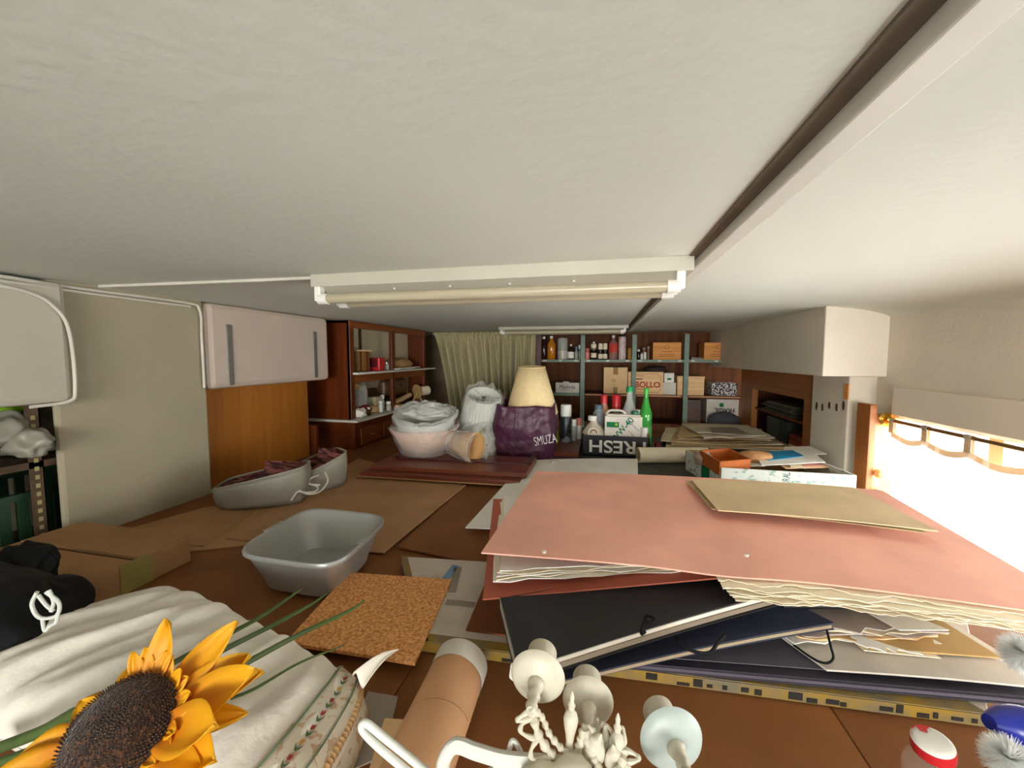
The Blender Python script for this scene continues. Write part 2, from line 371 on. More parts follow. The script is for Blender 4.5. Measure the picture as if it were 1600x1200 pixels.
# ================================================================== CEILING LIGHTS
batten = M('batten_enamel', '#b9b4a4', .4, .04, 5)
tubem = M('dusty_lamp_glass', '#b1a78d', .3, .1, 14, stretch=(.3, 6, 6))
def light(x0, x1, y, label, q=1):
    t = thing('fluorescent_light', ((x0 + x1) / 2, y, CEIL), label, 'ceiling light', 'fluorescent battens on the ceiling')
    box1('housing', (x0, y, CEIL - .045 * q), (x1, y + .13, CEIL - .001 * q), batten, t, bevel=.003)
    b = MB(); b.add([(x0 + .02, y + .006, CEIL - .045 * q), (x1 - .03, y + .006, CEIL - .045 * q), (x1 - .03, y + .124, CEIL - .045 * q), (x0 + .02, y + .124, CEIL - .045 * q),
        (x0 + .02, y + .045, CEIL - .066 * q), (x1 - .03, y + .045, CEIL - .066 * q), (x1 - .03, y + .085, CEIL - .066 * q), (x0 + .02, y + .085, CEIL - .066 * q)],
        [(0, 4, 5, 1), (1, 5, 6, 2), (2, 6, 7, 3), (3, 7, 4, 0), (4, 7, 6, 5)]); b.build('reflector', batten, t)
    for yy in (y + .008, y + .122):
        MB().tube([(x0 + .05, yy, CEIL - .086 * q), (x1 - .055, yy, CEIL - .086 * q)], .0165, 16).build('tube', tubem, t, smooth=True)
        for xx, s in ((x0 + .03, 1), (x1 - .035, -1)):
            h = box1('lamp_holder', (xx - .012, yy - .014, CEIL - .095 * q), (xx + .012, yy + .014, CEIL - .044 * q), whitep, t, bevel=.004)
            MB().tube([(xx, yy, CEIL - .086 * q), (xx + s * .035, yy, CEIL - .086 * q)], .019, 14).build('lamp_cap', whitep, h, smooth=True)
    for k in range(4): xx = x0 + (x1 - x0) * (.25 + .16 * k); MB().lathe([(.004, 0), (.005, -.006), (.0, -.007)], Matrix.Translation((xx, y + .02, CEIL - .055 * q)), 8).build('screw', chipped, t)
    return t
light(-.995, .25, 1.215, 'nearer double fluorescent batten under the white ceiling')
light(-.98, .235, 3.74, 'far fluorescent batten in front of the olive curtain', .68)
# cables and conduits
cw = M('white_cable', '#d3cdc0', .5)
def cable(name, pts, r, label, n=6): return tag(MB().tube(bez(pts, n), r, 8).build(name, cw, smooth=True), label, 'cable')
cable('conduit', [(-.997, 1.24, CEIL - .008), (-1.3, 1.23, CEIL - .008), (-1.95, 1.2, CEIL - .008)], .006, 'thin white conduit along the ceiling left of the nearer light', 4)
cable('cable', [(-1.93, .35, CEIL - .02), (-1.945, .9, CEIL - .02), (-1.985, 1.15, CEIL - .022), (-1.985, 1.55, CEIL - .024), (-1.985, 1.628, CEIL - .05), (-1.985, 1.632, CEIL - .2), (-1.985, 1.632, 1.36)], .006, 'white cable along the top of the left wall, dropping beside the cabinet')
cable('cable', [(-1.93, .3, CEIL - .034), (-1.94, .9, CEIL - .036), (-1.98, 1.2, CEIL - .037), (-1.98, 1.58, CEIL - .04)], .005, 'second white cable just below the first on the left wall')
cable('cable', [(-1.95, .75, CEIL - .035), (-1.947, .98, CEIL - .06), (-1.945, 1.06, CEIL - .11), (-1.945, 1.095, CEIL - .2), (-1.947, 1.1, 1.40), (-1.95, 1.08, 1.352), (-1.96, .98, 1.342)], .006, 'white cable curving around the corner of the wall cupboard')
# ================================================================== HUTCH (left back)
HX = -1.92
t = thing('hutch', (-2.13, 3.43, 0), 'cherry wood hutch with two white shelves and open upper frames, left of olive curtain', 'hutch')
def hb(name, a, b, mat=cupwood, bev=.002, par=None): return box1(name, a, b, mat, par or t, bevel=bev)
Y0, Y1 = 2.75, 4.12
hb('side_panel', (-2.36, Y0, 1.02), (HX, Y0 + .02, 1.80)); hb('side_panel', (-2.36, Y1 - .02, 1.02), (HX, Y1, 1.80))
hb('top_panel', (-2.36, Y0, 1.78), (HX, Y1, 1.80)); hb('back_panel', (-2.14, Y0 + .02, 1.02), (-2.12, Y1 - .02, 1.78), cream_board)
for y in (3.19, 3.78): hb('back_seam', (-2.12, y - .02, 1.40), (-2.112, y + .02, 1.78), M('dark_seam_wood', '#5f4a30'))
hb('face_rail', (HX - .02, Y0, 1.745), (HX + .006, Y1, 1.80), cupwood_x); hb('face_rail', (HX - .02, Y0, 1.31), (HX + .004, Y1, 1.375), cupwood_x)
for y in (Y0 + .028, 3.408, Y1 - .03): hb('face_post', (HX - .022, y - .028, 1.02), (HX + .005, y + .028, 1.75))
hb('white_shelf', (-2.35, Y0 + .03, 1.376), (-1.87, Y1 + .16, 1.392), white_paint)
hb('white_shelf', (-2.4, Y0 - .04, 1.005), (-1.84, Y1 + .1, 1.022), white_paint)
hb('base_cabinet', (-2.42, Y0 - .03, .62), (-1.87, Y1 + .05, 1.004))
hb('base_moulding', (-2.42, Y0 - .045, .965), (-1.86, Y1 + .05, 1.004)); hb('base_moulding', (-2.42, Y0 - .06, .62), (-2.36, Y0 - .03, .965), cupwood)
for y0, y1 in ((2.79, 3.10), (3.12, 3.43), (3.45, 3.76), (3.78, 4.1)):
    d = hb('drawer', (-1.872, y0, .815), (-1.858, y1, .945), cupwood_x, .003)
    m = MB(); yc = (y0 + y1) / 2; m.tube(bez([(-1.858, yc - .03, .88), (-1.842, yc - .02, .878), (-1.842, yc + .02, .878), (-1.858, yc + .03, .88)], 4), .004, 8); m.build('handle', M('chrome', '#d8d8d8', .15, metal=1), d, smooth=True)
hb('base_back_panel', (-2.36, 2.47, .8), (-2.02, 2.50, 1.02), cupwood)
# things on the upper white shelf  (z 1.393)
Z1, Z0 = 1.393, 1.023
def carton(name, x0, y0, z0, x1, y1, z1, mat, label, cat='box', group=None, rot=0, tapes=(), flap=False):
    t = thing(name, ((x0 + x1) / 2, (y0 + y1) / 2, z0), label, cat, group)
    box1('body', (x0, y0, z0), (x1, y1, z1), mat, t, bevel=.002)
    for (a, b, m_) in tapes: box1('tape', a, b, m_, t)
    t.rotation_euler = (0, 0, R(rot)); return t
def hut(px, y=None, X=-1.99): r = PX(px, 570, X); return r.y
def canister(name, x, y, z, r, h, mat, capm, label, cat, band=None, capr=.9, caph=.25, group=None, neck=None, taper=None, bandz=(.2, .65), M4=None, n=20):
    """bottle, jar or can standing at x, y, z"""
    t = thing(name, (x, y, z), label, cat, group)
    bh = h * (1 - caph)
    if neck: zn = min(bh * .97, h * (neck[1] + .30)); z1 = h * neck[1]; prof = [(r * .9, 0), (r, h * .03), (r, z1), (r * .95, z1 + (zn - z1) * .25), (r * (.5 * neck[0] + .42), z1 + (zn - z1) * .62), (r * neck[0], zn), (r * neck[0], bh)]
    else: prof = [(r * .95, 0), (r, h * .02), (r, bh * .96), (r * .93, bh)]
    Mx = Matrix.Translation((x, y, z))
    MB().lathe(prof, Mx, n).build('body', mat, t, smooth=True)
    MB().lathe([(r * capr, bh - .002), (r * capr, h * .985), (r * capr * .9, h)], Mx, n).build('cap', capm, t, smooth=True)
    if band: MB().lathe([(r * 1.012, h * bandz[0]), (r * 1.012, h * bandz[1])], Mx, n, (False, False)).build('label_band', band, t, smooth=True)
    return t
canister('jar', -1.98, 2.84, Z1, .03, .145, whitep, blackp, 'white jar with black lid at the near end of the hutch shelf', 'jar', capr=1.02, caph=.12)
t = thing('wooden_case', (-2.03, 3.0, Z1), 'stripy brown wooden case on the upper hutch shelf', 'case')
box1('body', (-2.10, 2.92, Z1), (-1.97, 3.11, Z1 + .17), wood('striped_case', '#a87c48', '#6e4a22', 'z', 2), t, bevel=.01)
for y in (2.97, 3.06): box1('band', (-1.971, y - .01, Z1), (-1.966, y + .01, Z1 + .172), cupwood, t)
box1('lid', (-2.11, 2.91, Z1 + .17), (-1.96, 3.12, Z1 + .182), card_l, t)
t = thing('red_tin', (-2.0, 3.22, Z1), 'bright red tin with dark lid side on the upper hutch shelf', 'tin')
box1('body', (-2.03, 3.19, Z1), (-1.93, 3.29, Z1 + .115), redp, t, bevel=.006); box1('lid', (-2.05, 3.185, Z1 + .03), (-1.95, 3.193, Z1 + .11), M('dark_red', '#5a1015'), t)
for i, y in enumerate((3.345, 3.40)):
    canister('glass_jar', -1.95, y, Z1, .022, .075, clearglass, M('tin_lid', '#a9a79e', .3, metal=.8), ('small glass jar next to the red tin', 'small glass jar second from the red tin')[i], 'jar', group='small jars on the hutch shelf', caph=.2)
def crumple(name, c, s, mat, label, cat, amp=.3, seed=0, parent=None, flat=.0, freq=2.2, n=22):
    m = MB()
    def f(u, v):
        a = 2 * math.pi * u; p = math.pi * (v - .5); q = Vector((math.cos(a) * math.cos(p), math.sin(a) * math.cos(p), math.sin(p)))
        k = 1 + amp * noise.noise(q * freq + Vector((seed, seed * 2, 0))) + amp * .5 * noise.noise(q * freq * 2.7 + Vector((seed, 0, 5)))
        return Vector((c[0] + s[0] * q.x * k, c[1] + s[1] * q.y * k, c[2] + max(-s[2] * .82, s[2] * q.z * k)))
    m.surf(f, n, n // 2 + 2, True); o = m.build(name, mat, parent, smooth=True, sub=1)
    return tag(o, label, cat) if not parent else o
crumple('paper_bag', (-2.0, 3.72, Z1 + .05), (.06, .21, .06), kraft, 'crumpled brown paper bag lying on the upper hutch shelf', 'paper bag', .35, 3)
tag(MB().slab((-1.86, 3.42, Z1 + .012), (-1.86, 3.86, Z1 + .02), (-2.08, 3.86, Z1 + .012), (-2.08, 3.42, Z1 + .01), .008, 6, 3, lambda u, v: .004 * math.sin(u * 9)).build('paper_sheet', paper_w), 'white papers under the brown paper bag on the upper hutch shelf', 'paper')
# things on the hutch counter
crumple('plastic_bag', (-2.02, 2.98, Z0 + .13), (.08, .12, .15), film2, 'cloudy white plastic bag at the near end of the hutch counter', 'plastic bag', .4, 5)
crumple('red_cloth', (-1.98, 2.96, Z0 + .045), (.07, .13, .05), M('dull_red_cloth', '#7c2f33', .9), 'dull red cloth below the plastic bag on the hutch counter', 'cloth', .3, 8)
crumple('basket', (-2.03, 2.92, Z0 + .25), (.07, .1, .05), kraft, 'dark wicker basket bottom hung under the upper hutch shelf', 'basket', .1, 8)
crumple('crumpled_paper', (-1.93, 2.87, Z0 + .035), (.06, .07, .04), paper_w, 'white crumpled paper at the near edge of the hutch counter', 'paper', .4, 11)
carton('carton', -2.115, 3.10, Z0, -2.06, 3.36, Z0 + .2, M('dark_carton', '#4d3220'), 'dark brown carton at the back of the hutch counter')
carton('carton', -2.055, 3.20, Z0, -1.98, 3.32, Z0 + .13, cream_board, 'cream carton behind bottles on the hutch counter')
crumple('wrapped_bundle', (-1.97, 3.12, Z0 + .03), (.05, .1, .035), card_l, 'tan wrapped bundle in the middle of the hutch counter', 'bundle', .25, 2)
canister('bottle', -1.93, 3.20, Z0, .02, .1, whitep, whitep, 'small white bottle on the hutch counter by the tan bundle', 'bottle', neck=(.45, .5))
canister('bottle', -1.91, 3.30, Z0, .024, .085, clearglass, whitep, 'small clear bottle with white cap on the hutch counter edge', 'bottle', neck=(.5, .5))
canister('bottle', -1.99, 3.33, Z0, .02, .14, whitep, whitep, 'taller white bottle in front of the hutch middle post', 'bottle', neck=(.4, .55))
canister('jar', -1.92, 2.98, Z0, .022, .07, M('brown_glass', '#4a2a18', .2), whitep, 'tiny brown jar in front of the red cloth', 'jar')
carton('carton', -1.94, 3.42, Z0, -1.88, 3.53, Z0 + .035, pinelight, 'small pale carton on the front edge of the hutch counter')
t = thing('wooden_box', (-2.15, 3.7, Z0), 'old rounded wooden box behind the papers on the hutch counter', 'box')
box1('body', (-2.115, 3.45, Z0 + .1), (-2.03, 3.9, Z0 + .27), wood('worn_box', '#7d5c40', '#5b3d28', 'y', 3), t, bevel=.03)
MB().lathe([(.014, 0), (.018, .006), (.0, .01)], axisM((-2.03, 3.76, Z0 + .2), (1, 0, 0)), 12).build('knob', blackp, t)
box1('wooden_board', (-2.115, 3.44, Z0), (-2.02, 3.92, Z0 + .1), M('dark_brown_wood', '#3d281a'), t)  # dark brown board below the box
tag(MB().tube(bez([(-1.99, 3.42, Z0 + .045), (-1.97, 3.6, Z0 + .06), (-1.98, 3.85, Z0 + .09)], 4), .025, 12).build('rolled_cloth', card_l, smooth=True), 'rolled tan cloth in front of the old wooden box', 'roll')
tag(MB().slab((-1.86, 3.40, Z0 + .012), (-1.86, 4.0, Z0 + .02), (-2.01, 4.0, Z0 + .014), (-2.01, 3.40, Z0 + .012), .01, 8, 3, lambda u, v: .01 * math.sin(u * 7 + v)).build('paper_sheet', paper_g), 'grey papers lying on the hutch counter', 'paper')
t = thing('paper_roll', (-1.84, 4.05, Z0), 'short roll with brown disc end beside the olive curtain', 'roll')
m = axisM((-1.93, 3.93, Z0 + .12), (.45, .9, .05)); MB().lathe([(.05, 0), (.05, .14)], m, 20).build('roll_body', paper, t, smooth=True)
MB().lathe([(.012, -.012), (.078, -.012), (.078, 0), (.012, 0)], m, 20).build('end_disc', kraft, t, smooth=True)
for s in (-1, 1): MB().tube([(-1.93, 3.93, Z0 + .11), (-1.93 + s * .05, 3.93 + s * .02, Z0 + .0)], .012, 8).build('stand_leg', kraft, t)
# ================================================================== OLIVE CURTAIN
t = thing('olive_curtain', (-1.3, 4.4, .8), 'olive green gathered curtain hanging across the back wall', 'curtain')
def ofn(u, v):
    xl = -1.93 + .22 * v ** .8; xr = -.715 - .04 * v; x = xl + (xr - xl) * u
    a = .014 + .040 * min(1, v * 5)
    y = 4.38 + a * math.sin(u * 88 + 1.5 * math.sin(u * 9) + .5 * v) + .012 * math.sin(u * 41 + v * 2) - .05 * v
    return Vector((x + .006 * math.sin(u * 50 + v * 5), y, 1.79 - .98 * v))
MB().surf(ofn, 240, 24).build('cloth', olive, t, smooth=True, solid=.003)
def ohead(u, v): return Vector((-1.93 + 1.215 * u, 4.365 + .012 * math.sin(u * 170), 1.80 - .03 * v))
MB().surf(ohead, 200, 2).build('gathered_heading', olive, t, smooth=True, solid=.004)
# ================================================================== GREEN SHELVING
t = thing('metal_shelving', (.4, 4.65, .6), 'green steel shelving with wooden backing filled with bottles and boxes', 'shelving')
POSTX = [-.205, .34, .864, 1.43]; YF, YB = 4.45, 4.90
SH = 1.485; S2 = 1.112
for x in POSTX:
    for y in (YF,):
        zt = 1.755 if x < 1.2 else 1.40
        m = MB(); m.box((x - .025, y, .6), (x + .025, y + .004, zt)); m.box((x - .025, y, .6), (x - .021, y + .035, zt))
        for k in range(14): m.box((x - .004, y - .001, .7 + k * .075), (x + .004, y + .0005, .72 + k * .075))
        m.build('upright', greenmetal, t)
EDG = [(-.66, -.235), (-.18, .315), (.365, .84), (.89, 1.42)]
shelfwood = wood('reddish_shelf_board', '#7a3a1a', '#54260e', 'x', 4, .6)
for i, (a, b_) in enumerate(EDG):
    s = box1('shelf_board', (a, YF + .005, SH - .012), (b_, YB, SH), greenmetal, t); 
    s = box1('shelf_lip', (a, YF - .002, SH - .028), (b_, YF + .004, SH), greenmetal, t)
    for k in range(3):
        x = a + .04 + (b_ - a - .08) * k / 2; box1('paint_chip', (x - .02, YF - .0035, SH - .02), (x + .015, YF - .001, SH - .004), chipped, s)
    mt = greenmetal if i == 0 else shelfwood
    box1('shelf_board', (a, YF + .005, S2 - .012), (b_, YB, S2), mt, t); s = box1('shelf_lip', (a, YF - .002, S2 - .03), (b_, YF + .004, S2 - .004), mt, t)
    if i: box1('worn_strip', (a + .01, YF - .0035, S2 - .016), (b_ - .02, YF - .001, S2 - .008), card_l, s)
# shelving continues into the niche on the right
tag(box1('backing_board', (-.66, 4.91, .7), (1.6, 4.94, 1.80), backwood), 'brown wooden backing board behind the green shelving', 'board')
for x in (.72, .9, 1.2):
    tag(box1('wood_batten', (x - .015, 4.895, .75), (x + .015, 4.912, 1.08), shelfwood), 'reddish upright batten on the backing board, %s' % {.72: 'in the third bay', .9: 'behind the third green upright', 1.2: 'behind the upside-down white carton'}[x], 'batten', 'battens on the backing board')
tag(box1('red_post', (-.735, 4.44, .6), (-.665, 4.9, 1.79), wood('dark_red_wood', '#5a2618', '#42180e', 'z', 4)), 'dark red wooden post between olive curtain and shelving', 'post')
# top shelf goods
def put(fn, px0, px1, yt, Y, zb=SH, yb=560):
    X, Wd, _, _ = fitY(px0, px1, yt, yb, Y); zt = PY((px0 + px1) / 2, yt, Y).z; return X, Y, zb, Wd / 2, zt - zb
G = 'bottles and jars on the top green shelf'
def shb(name, px0, px1, yt, mat, capm, label, cat='bottle', Y=4.55, **kw):
    x, y, z, r, h = put(None, px0, px1, yt, Y); return canister(name, x, y, z, r, h, mat, capm, label, cat, group=G, **kw)
shb('bottle', 839, 844, 535, darkglass, blackp, 'thin dark bottle against the red post on the top shelf', neck=(.5, .5))
shb('bottle', 846, 854, 526, M('dark_wine_glass', '#33181c', .1), whitep, 'dark slim bottle with white cap, next to the amber one', neck=(.4, .55), capr=.55, caph=.1)
shb('bottle', 855, 868, 525, amber, whitep, 'amber oil bottle with white cap on the top shelf', neck=(.35, .6), capr=.42, caph=.1)
shb('glass_jar', 871, 887, 528, clearglass, clearglass, 'big clear jar on the top shelf between amber and brown bottles', 'jar', caph=.05, band=M('milky', '#c9c5bb', .3, alpha=.8), bandz=(.02, .4))
shb('bottle', 887, 897, 538, M('brown_medicine_glass', '#2b1710', .15), whitep, 'small dark medicine bottle with white label on the top shelf', neck=(.4, .6), capr=.35, caph=.12, band=paper_w, bandz=(.08, .5))
shb('bottle', 898, 903, 541, clearglass, greycap, 'small clear bottle left of the first upright', neck=(.5, .5))
shb('bottle', 903.5, 908, 539, M('green_tint', '#7a8a70', .2), whitep, 'small greenish bottle touching the first upright', neck=(.5, .5))
shb('bottle', 914, 921, 544, M('pink_plastic', '#e08c80', .4), M('pink_cap', '#c86a66'), 'small pink bottle right of the first upright', neck=(.6, .6))
shb('glass_jar', 923, 932, 546, darkglass, blackp, 'lower jar of the left stack on the top shelf', 'jar', band=paper, caph=.15)
x, y, z, r, h = put(None, 923, 932, 533, 4.55, SH + .11, 546); canister('glass_jar', x, y, SH + .116, r, .085, M('jar_goods', '#9a8870', .3), M('tin_cap', '#8b8a83', .35, metal=.7), 'upper jar of the left stack on the top shelf', 'jar', group=G, band=paper)
for i, px in enumerate((934.5, 942)):
    shb('glass_jar', px, px + 7, 547, darkglass, blackp, ('dark jar with cream label in the middle pair', 'dark jar with cream label, right one of the middle pair')[i], 'jar', band=paper, caph=.3, capr=1, bandz=(.1, .6))
    x, y, z, r, h = put(None, px, px + 7, 537, 4.55); canister('glass_jar', x, y, SH + .105, r, .075, darkglass, paper, ('cream-labelled jar on top of the middle pair, left', 'cream-labelled jar on top of the middle pair, right')[i], 'jar', group=G, band=paper, bandz=(.1, .8))
shb('bottle', 951, 965, 524, M('pink_cleaner', '#b08078', .15, trans=.3), whitep, 'big bottle with red label and white cap on the top shelf', neck=(.35, .62), capr=.36, caph=.1, band=M('red_label', '#c94a3a'), bandz=(.3, .66))
shb('spray_can', 966, 978, 523, M('white_pink_can', '#d8c8c4', .4, scale=40, second='#c08a8a', thr=(.5, .7)), blackp, 'tall white spray can with black cap on the top shelf', 'can', caph=.08, capr=.85)
shb('jar', 980, 988, 543, M('ochre_can', '#a8752a', .5), M('ochre_cap', '#8a5c20'), 'ochre tin left of the second upright', 'jar', caph=.08)
for i, (a, b_, yt, m_) in enumerate(((995, 1000, 546, darkglass), (1000.5, 1005, 551, whitep), (1005.5, 1010, 550, whitep), (1010.5, 1015, 541, M('brown_can', '#7c5540', .5)), (1003, 1009, 543, M('rust_can', '#8a5a2a', .5)))):
    shb('glass_jar', a, b_, yt, m_, whitep if i in (0, 2) else M('dull_cap', '#9a8f80'), ['dark little jar right of the second upright', 'white little jar second from the upright', 'white little jar left of the brown can', 'brown can left of the orange wooden box', 'rusty can behind the white jars'][i], 'jar', Y=4.55 if i < 4 else 4.64, caph=.2)
def wbox(name, px0, px1, yt, zb, Y, mat, label, depth=.25, lidm=None, yb=560):
    X, Wd, _, _ = fitY(px0, px1, yt, yb, Y); zt = PY((px0 + px1) / 2, yt, Y).z
    t = thing(name, (X, Y + depth / 2, zb), label, 'box'); h = zt - zb
    box1('body', (X - Wd / 2, Y, zb), (X + Wd / 2, Y + depth, zb + h * (.93 if lidm else 1)), mat, t, bevel=.0015)
    if lidm: box1('lid', (X - Wd / 2 - .004, Y - .004, zb + h * .9), (X + Wd / 2 + .004, Y + depth, zb + h), lidm, t, bevel=.0015)
    return t, X, Wd, h
FX = lambda x, y, z: frame((x, y, z), (1, 0, 0), (0, -1, 0))
inkbr = M('brown_ink', '#7c4a22', .8); inkdk = M('dark_ink', '#2b2522', .8); inkred = M('red_ink', '#b8402c', .8); inkwh = M('white_ink', '#e4e0d6', .7); inkgr = M('green_ink', '#1d7a4a', .7)
def ring(x, y, z, r, w, mat, par):
    return MB().add([(x + rr * math.cos(a), y - .0006, z + rr * math.sin(a) * .8) for rr in (r, r - w) for a in [2 * math.pi * k / 20 for k in range(20)]],
        [(k, (k + 1) % 20, 20 + (k + 1) % 20, 20 + k) for k in range(20)]).build('printed_ring', mat, par)
for (a, b_, lab) in ((1020, 1064, 'orange wooden box with a round stamp in the third bay of the top shelf'), (1100, 1145, 'orange wooden box with a round stamp at the right end of the top shelf')):
    t, X, Wd, h = wbox('wooden_box', a, b_, 535, SH, 4.5, pinewood, lab)
    ring(X, 4.499, SH + h * .74, .028, .004, inkbr, t)
    for q in (.46, .32, .2): box1('printed_line', (X - Wd * (.28 if q < .4 else .2), 4.4985, SH + h * q), (X + Wd * (.28 if q < .4 else .2), 4.4995, SH + h * q + .004), inkbr, t)
tag(MB().slab((.92, 4.5, SH + .006), (1.1, 4.5, SH + .004), (1.1, 4.6, SH + .02), (.95, 4.62, SH + .03), .003, 4, 2).build('paper_sheet', paper_w), 'white papers left of the right-hand stamped box', 'paper')
# second shelf goods
t, X, Wd, h = wbox('fruit_box', 868, 905, 598, S2, 4.5, M('white_carton', '#ddd8cc', .7), 'small white printed fruit box in the left bay of the second shelf', yb=614)
txt('Melinda', .068, FX(X, 4.499, S2 + h * .55), inkdk, t, sx=.85)
box1('printed_line', (X - .07, 4.4985, S2 + h * .22), (X + .06, 4.4995, S2 + h * .22 + .004), inkred, t)
box1('handle_tab', (X - .05, 4.5, S2 + h), (X + .02, 4.51, S2 + h + .014), M('white_carton', '#ddd8cc'), t)
t, X, Wd, h = wbox('carton', 943, 980, 574, S2, 4.52, card_l, 'tan cardboard carton with brown tape on the second shelf', yb=612)
box1('tape', (X - .025, 4.518, S2 + h * .73), (X + .025, 4.521, S2 + h), card, t); box1('tape', (X - .022, 4.518, S2), (X + .022, 4.521, S2 + h * .24), kraft, t)
ring(X - .02, 4.519, S2 + h * .5, .02, .004, inkbr, t)
t, X, Wd, h = wbox('wine_crate', 981, 1036, 581, S2, 4.47, pinelight, 'pale wooden crate with red printed lettering and frame on the second shelf', yb=614)
txt('BOLLO', .085, FX(X + .02, 4.469, S2 + h * .42), inkred, t, sx=.95, bold=.002)
txt('PRIMIUM', .022, FX(X - .06, 4.469, S2 + h * .82), inkred, t)
box1('printed_bar', (X - .12, 4.4685, S2 + h * .66), (X - .03, 4.4695, S2 + h * .70), inkdk, t); box1('printed_bar', (X - .12, 4.4685, S2 + h * .22), (X + .04, 4.4695, S2 + h * .25), inkred, t)
x0, x1, z0, z1 = X - Wd * .45, X + Wd * .42, S2 + h * .1, S2 + h * .9
MB().tube([(x0, 4.4695, z0), (x1 - .02, 4.4695, z0), (x1, 4.4695, z0 + .03), (x1, 4.4695, z1 - .03), (x1 - .03, 4.4695, z1), (x0, 4.4695, z1)], .0018, 4).build('printed_frame', inkred, t)
wbox('carton', 1036, 1056, 598, S2, 4.5, M('white_carton', '#ddd8cc'), 'lower white carton right of the red-printed crate', yb=614)
x, wd_, _, _ = fitY(1038, 1053, 582, 598, 4.5); t = thing('carton', (x, 4.6, S2 + .12), 'upper white carton with green marks, tilted on the lower one', 'box')
hh = PY(1045, 598, 4.5).z; box1('body', (x - wd_ / 2, 4.5, hh + .002), (x + wd_ / 2, 4.62, PY(1045, 583, 4.5).z), paper_w, t); box1('printed_mark', (x - .02, 4.4985, hh + .03), (x + .02, 4.4995, hh + .05), inkgr, t)
wbox('wooden_box', 1058, 1100, 588, S2, 4.48, pinelight, 'pale wooden box with rimmed lid behind the third upright', yb=614, lidm=pinelight)
wbox('patterned_box', 1112, 1152, 599, S2, 4.5, M('black_white_pattern', '#d9d3d0', .7, scale=55, second='#3a3340', thr=(.47, .53)), 'black and white patterned box at the right end of the second shelf', yb=613)
crumple('cloth', (.58, 4.6, S2 + .26), (.12, .08, .045), M('dark_cloth', '#3a2c2a'), 'dark cloth heaped on the red-printed crate', 'cloth', .3, 4)
# lower bay
t, X, Wd, h = wbox('fragile_carton', 1103, 1153, 624, T + .03, 4.47, M('white_carton', '#ddd8cc'), 'white carton marked FRAGIL upside down on the bottom shelf', yb=665)
FR = lambda x, y, z: frame((x, y, z), (-1, 0, 0), (0, -1, 0))
txt('FRAGIL', .06, FR(X + .02, 4.469, T + .03 + h * .55), inkdk, t, bold=.001); box1('printed_mark', (X - .03, 4.4685, T + .03 + h * .68), (X + .01, 4.4695, T + .03 + h * .84), inkgr, t)
MB().add([(X - .04, 4.4685, T + h * .42 + .03), (X + .02, 4.4685, T + h * .42 + .03), (X - .01, 4.4685, T + h * .3 + .03)], [(0, 1, 2)]).build('printed_arrow', inkgr, t)
crumple('grey_bag', (1.22, 4.37, T + .07), (.16, .05, .09), M('slate_cloth', '#4a4c54', .6), 'slate grey bag in front of the FRAGIL carton', 'bag', .2, 9)
tag(MB().box((.88, 4.5, T + .0), (1.03, 4.7, T + .26)).build('file_bundle', wood('dark_files', '#5c3a22', '#3b2414', 'x', 6)), 'dark bundle of files left of the FRAGIL carton', 'files')
box1('shelf_base', (-.66, 4.46, .60), (1.45, 4.90, .80), backwood, bpy.data.objects['metal_shelving'])
# ================================================================== RECESS BOOKCASE (right)
t = thing('recess_bookcase', (1.6, 3.7, .6), 'brown wooden recess bookcase under the white soffit on the right', 'bookcase')
rw = wood('recess_wood', '#a8682f', '#8c5222', 'y', 3)
XR = 1.385
box1('header_panel', (XR + .0, 3.0, 1.22), (XR + .02, 4.119, 1.405), rw, t); box1('near_stile', (XR, 3.0, .7), (XR + .03, 3.14, 1.22), rw, t)
box1('far_stile', (XR + .003, 4.12, .7), (XR + .05, 4.44, 1.405), orangewood, t)
box1('back_panel', (1.80, 2.95, .6), (1.82, 4.4, 1.405), backwood, t); box1('side_panel', (XR + .03, 2.98, .6), (1.8, 3.0, 1.405), backwood, t); box1('side_panel', (XR + .03, 4.38, .6), (1.8, 4.40, 1.405), backwood, t)
box1('top_panel', (XR + .03, 3.0, 1.39), (1.8, 4.38, 1.405), backwood, t)
for z in (.74, 1.03): box1('shelf_board', (XR + .03, 3.0, z), (1.8, 4.38, z + .018), backwood, t)
cols = ['#4c4a3c', '#39463c', '#6a5a48', '#57503f', '#4f5a4a', '#7a6a50']
for i in range(6):
    tag(box1('magazine', (1.42 + .01 * (i % 3), 3.42 + .015 * (i % 2), 1.049 + .014 * i), (1.66, 3.98 - .03 * (i % 3), 1.061 + .014 * i), M('magazine_%d' % i, cols[i])), 'dark magazine in the pile on the recess shelf, ' + ['lowest', 'second from below', 'third from below', 'third from the top', 'second from the top', 'topmost'][i], 'magazine', 'magazines on the recess shelf')
for i, (y0, y1, c) in enumerate(((3.5, 3.66, '#3a4038'), (3.67, 3.9, '#465043'))):
    tag(box1('file_box', (1.44, y0, .76), (1.68, y1, 1.0), M('file_%d' % i, c)), ('dark green file box nearer in the recess', 'dark green file box farther in the recess')[i], 'box')
for i, (c, z) in enumerate((('#8a3024', .86), ('#6c2a20', .9), ('#c9bba0', .82))):
    tag(box1('book', (1.41, 3.16 + .02 * i, z), (1.6, 3.4, z + .035), M('book_%d' % i, c)), ['red book in the near part of the recess', 'dark red book on top of the recess books', 'cream book under the red ones in the recess'][i], 'book')
tag(box1('book_stand', (1.41, 3.16, .762), (1.6, 3.42, .818), backwood), 'brown box under the books in the recess', 'box')
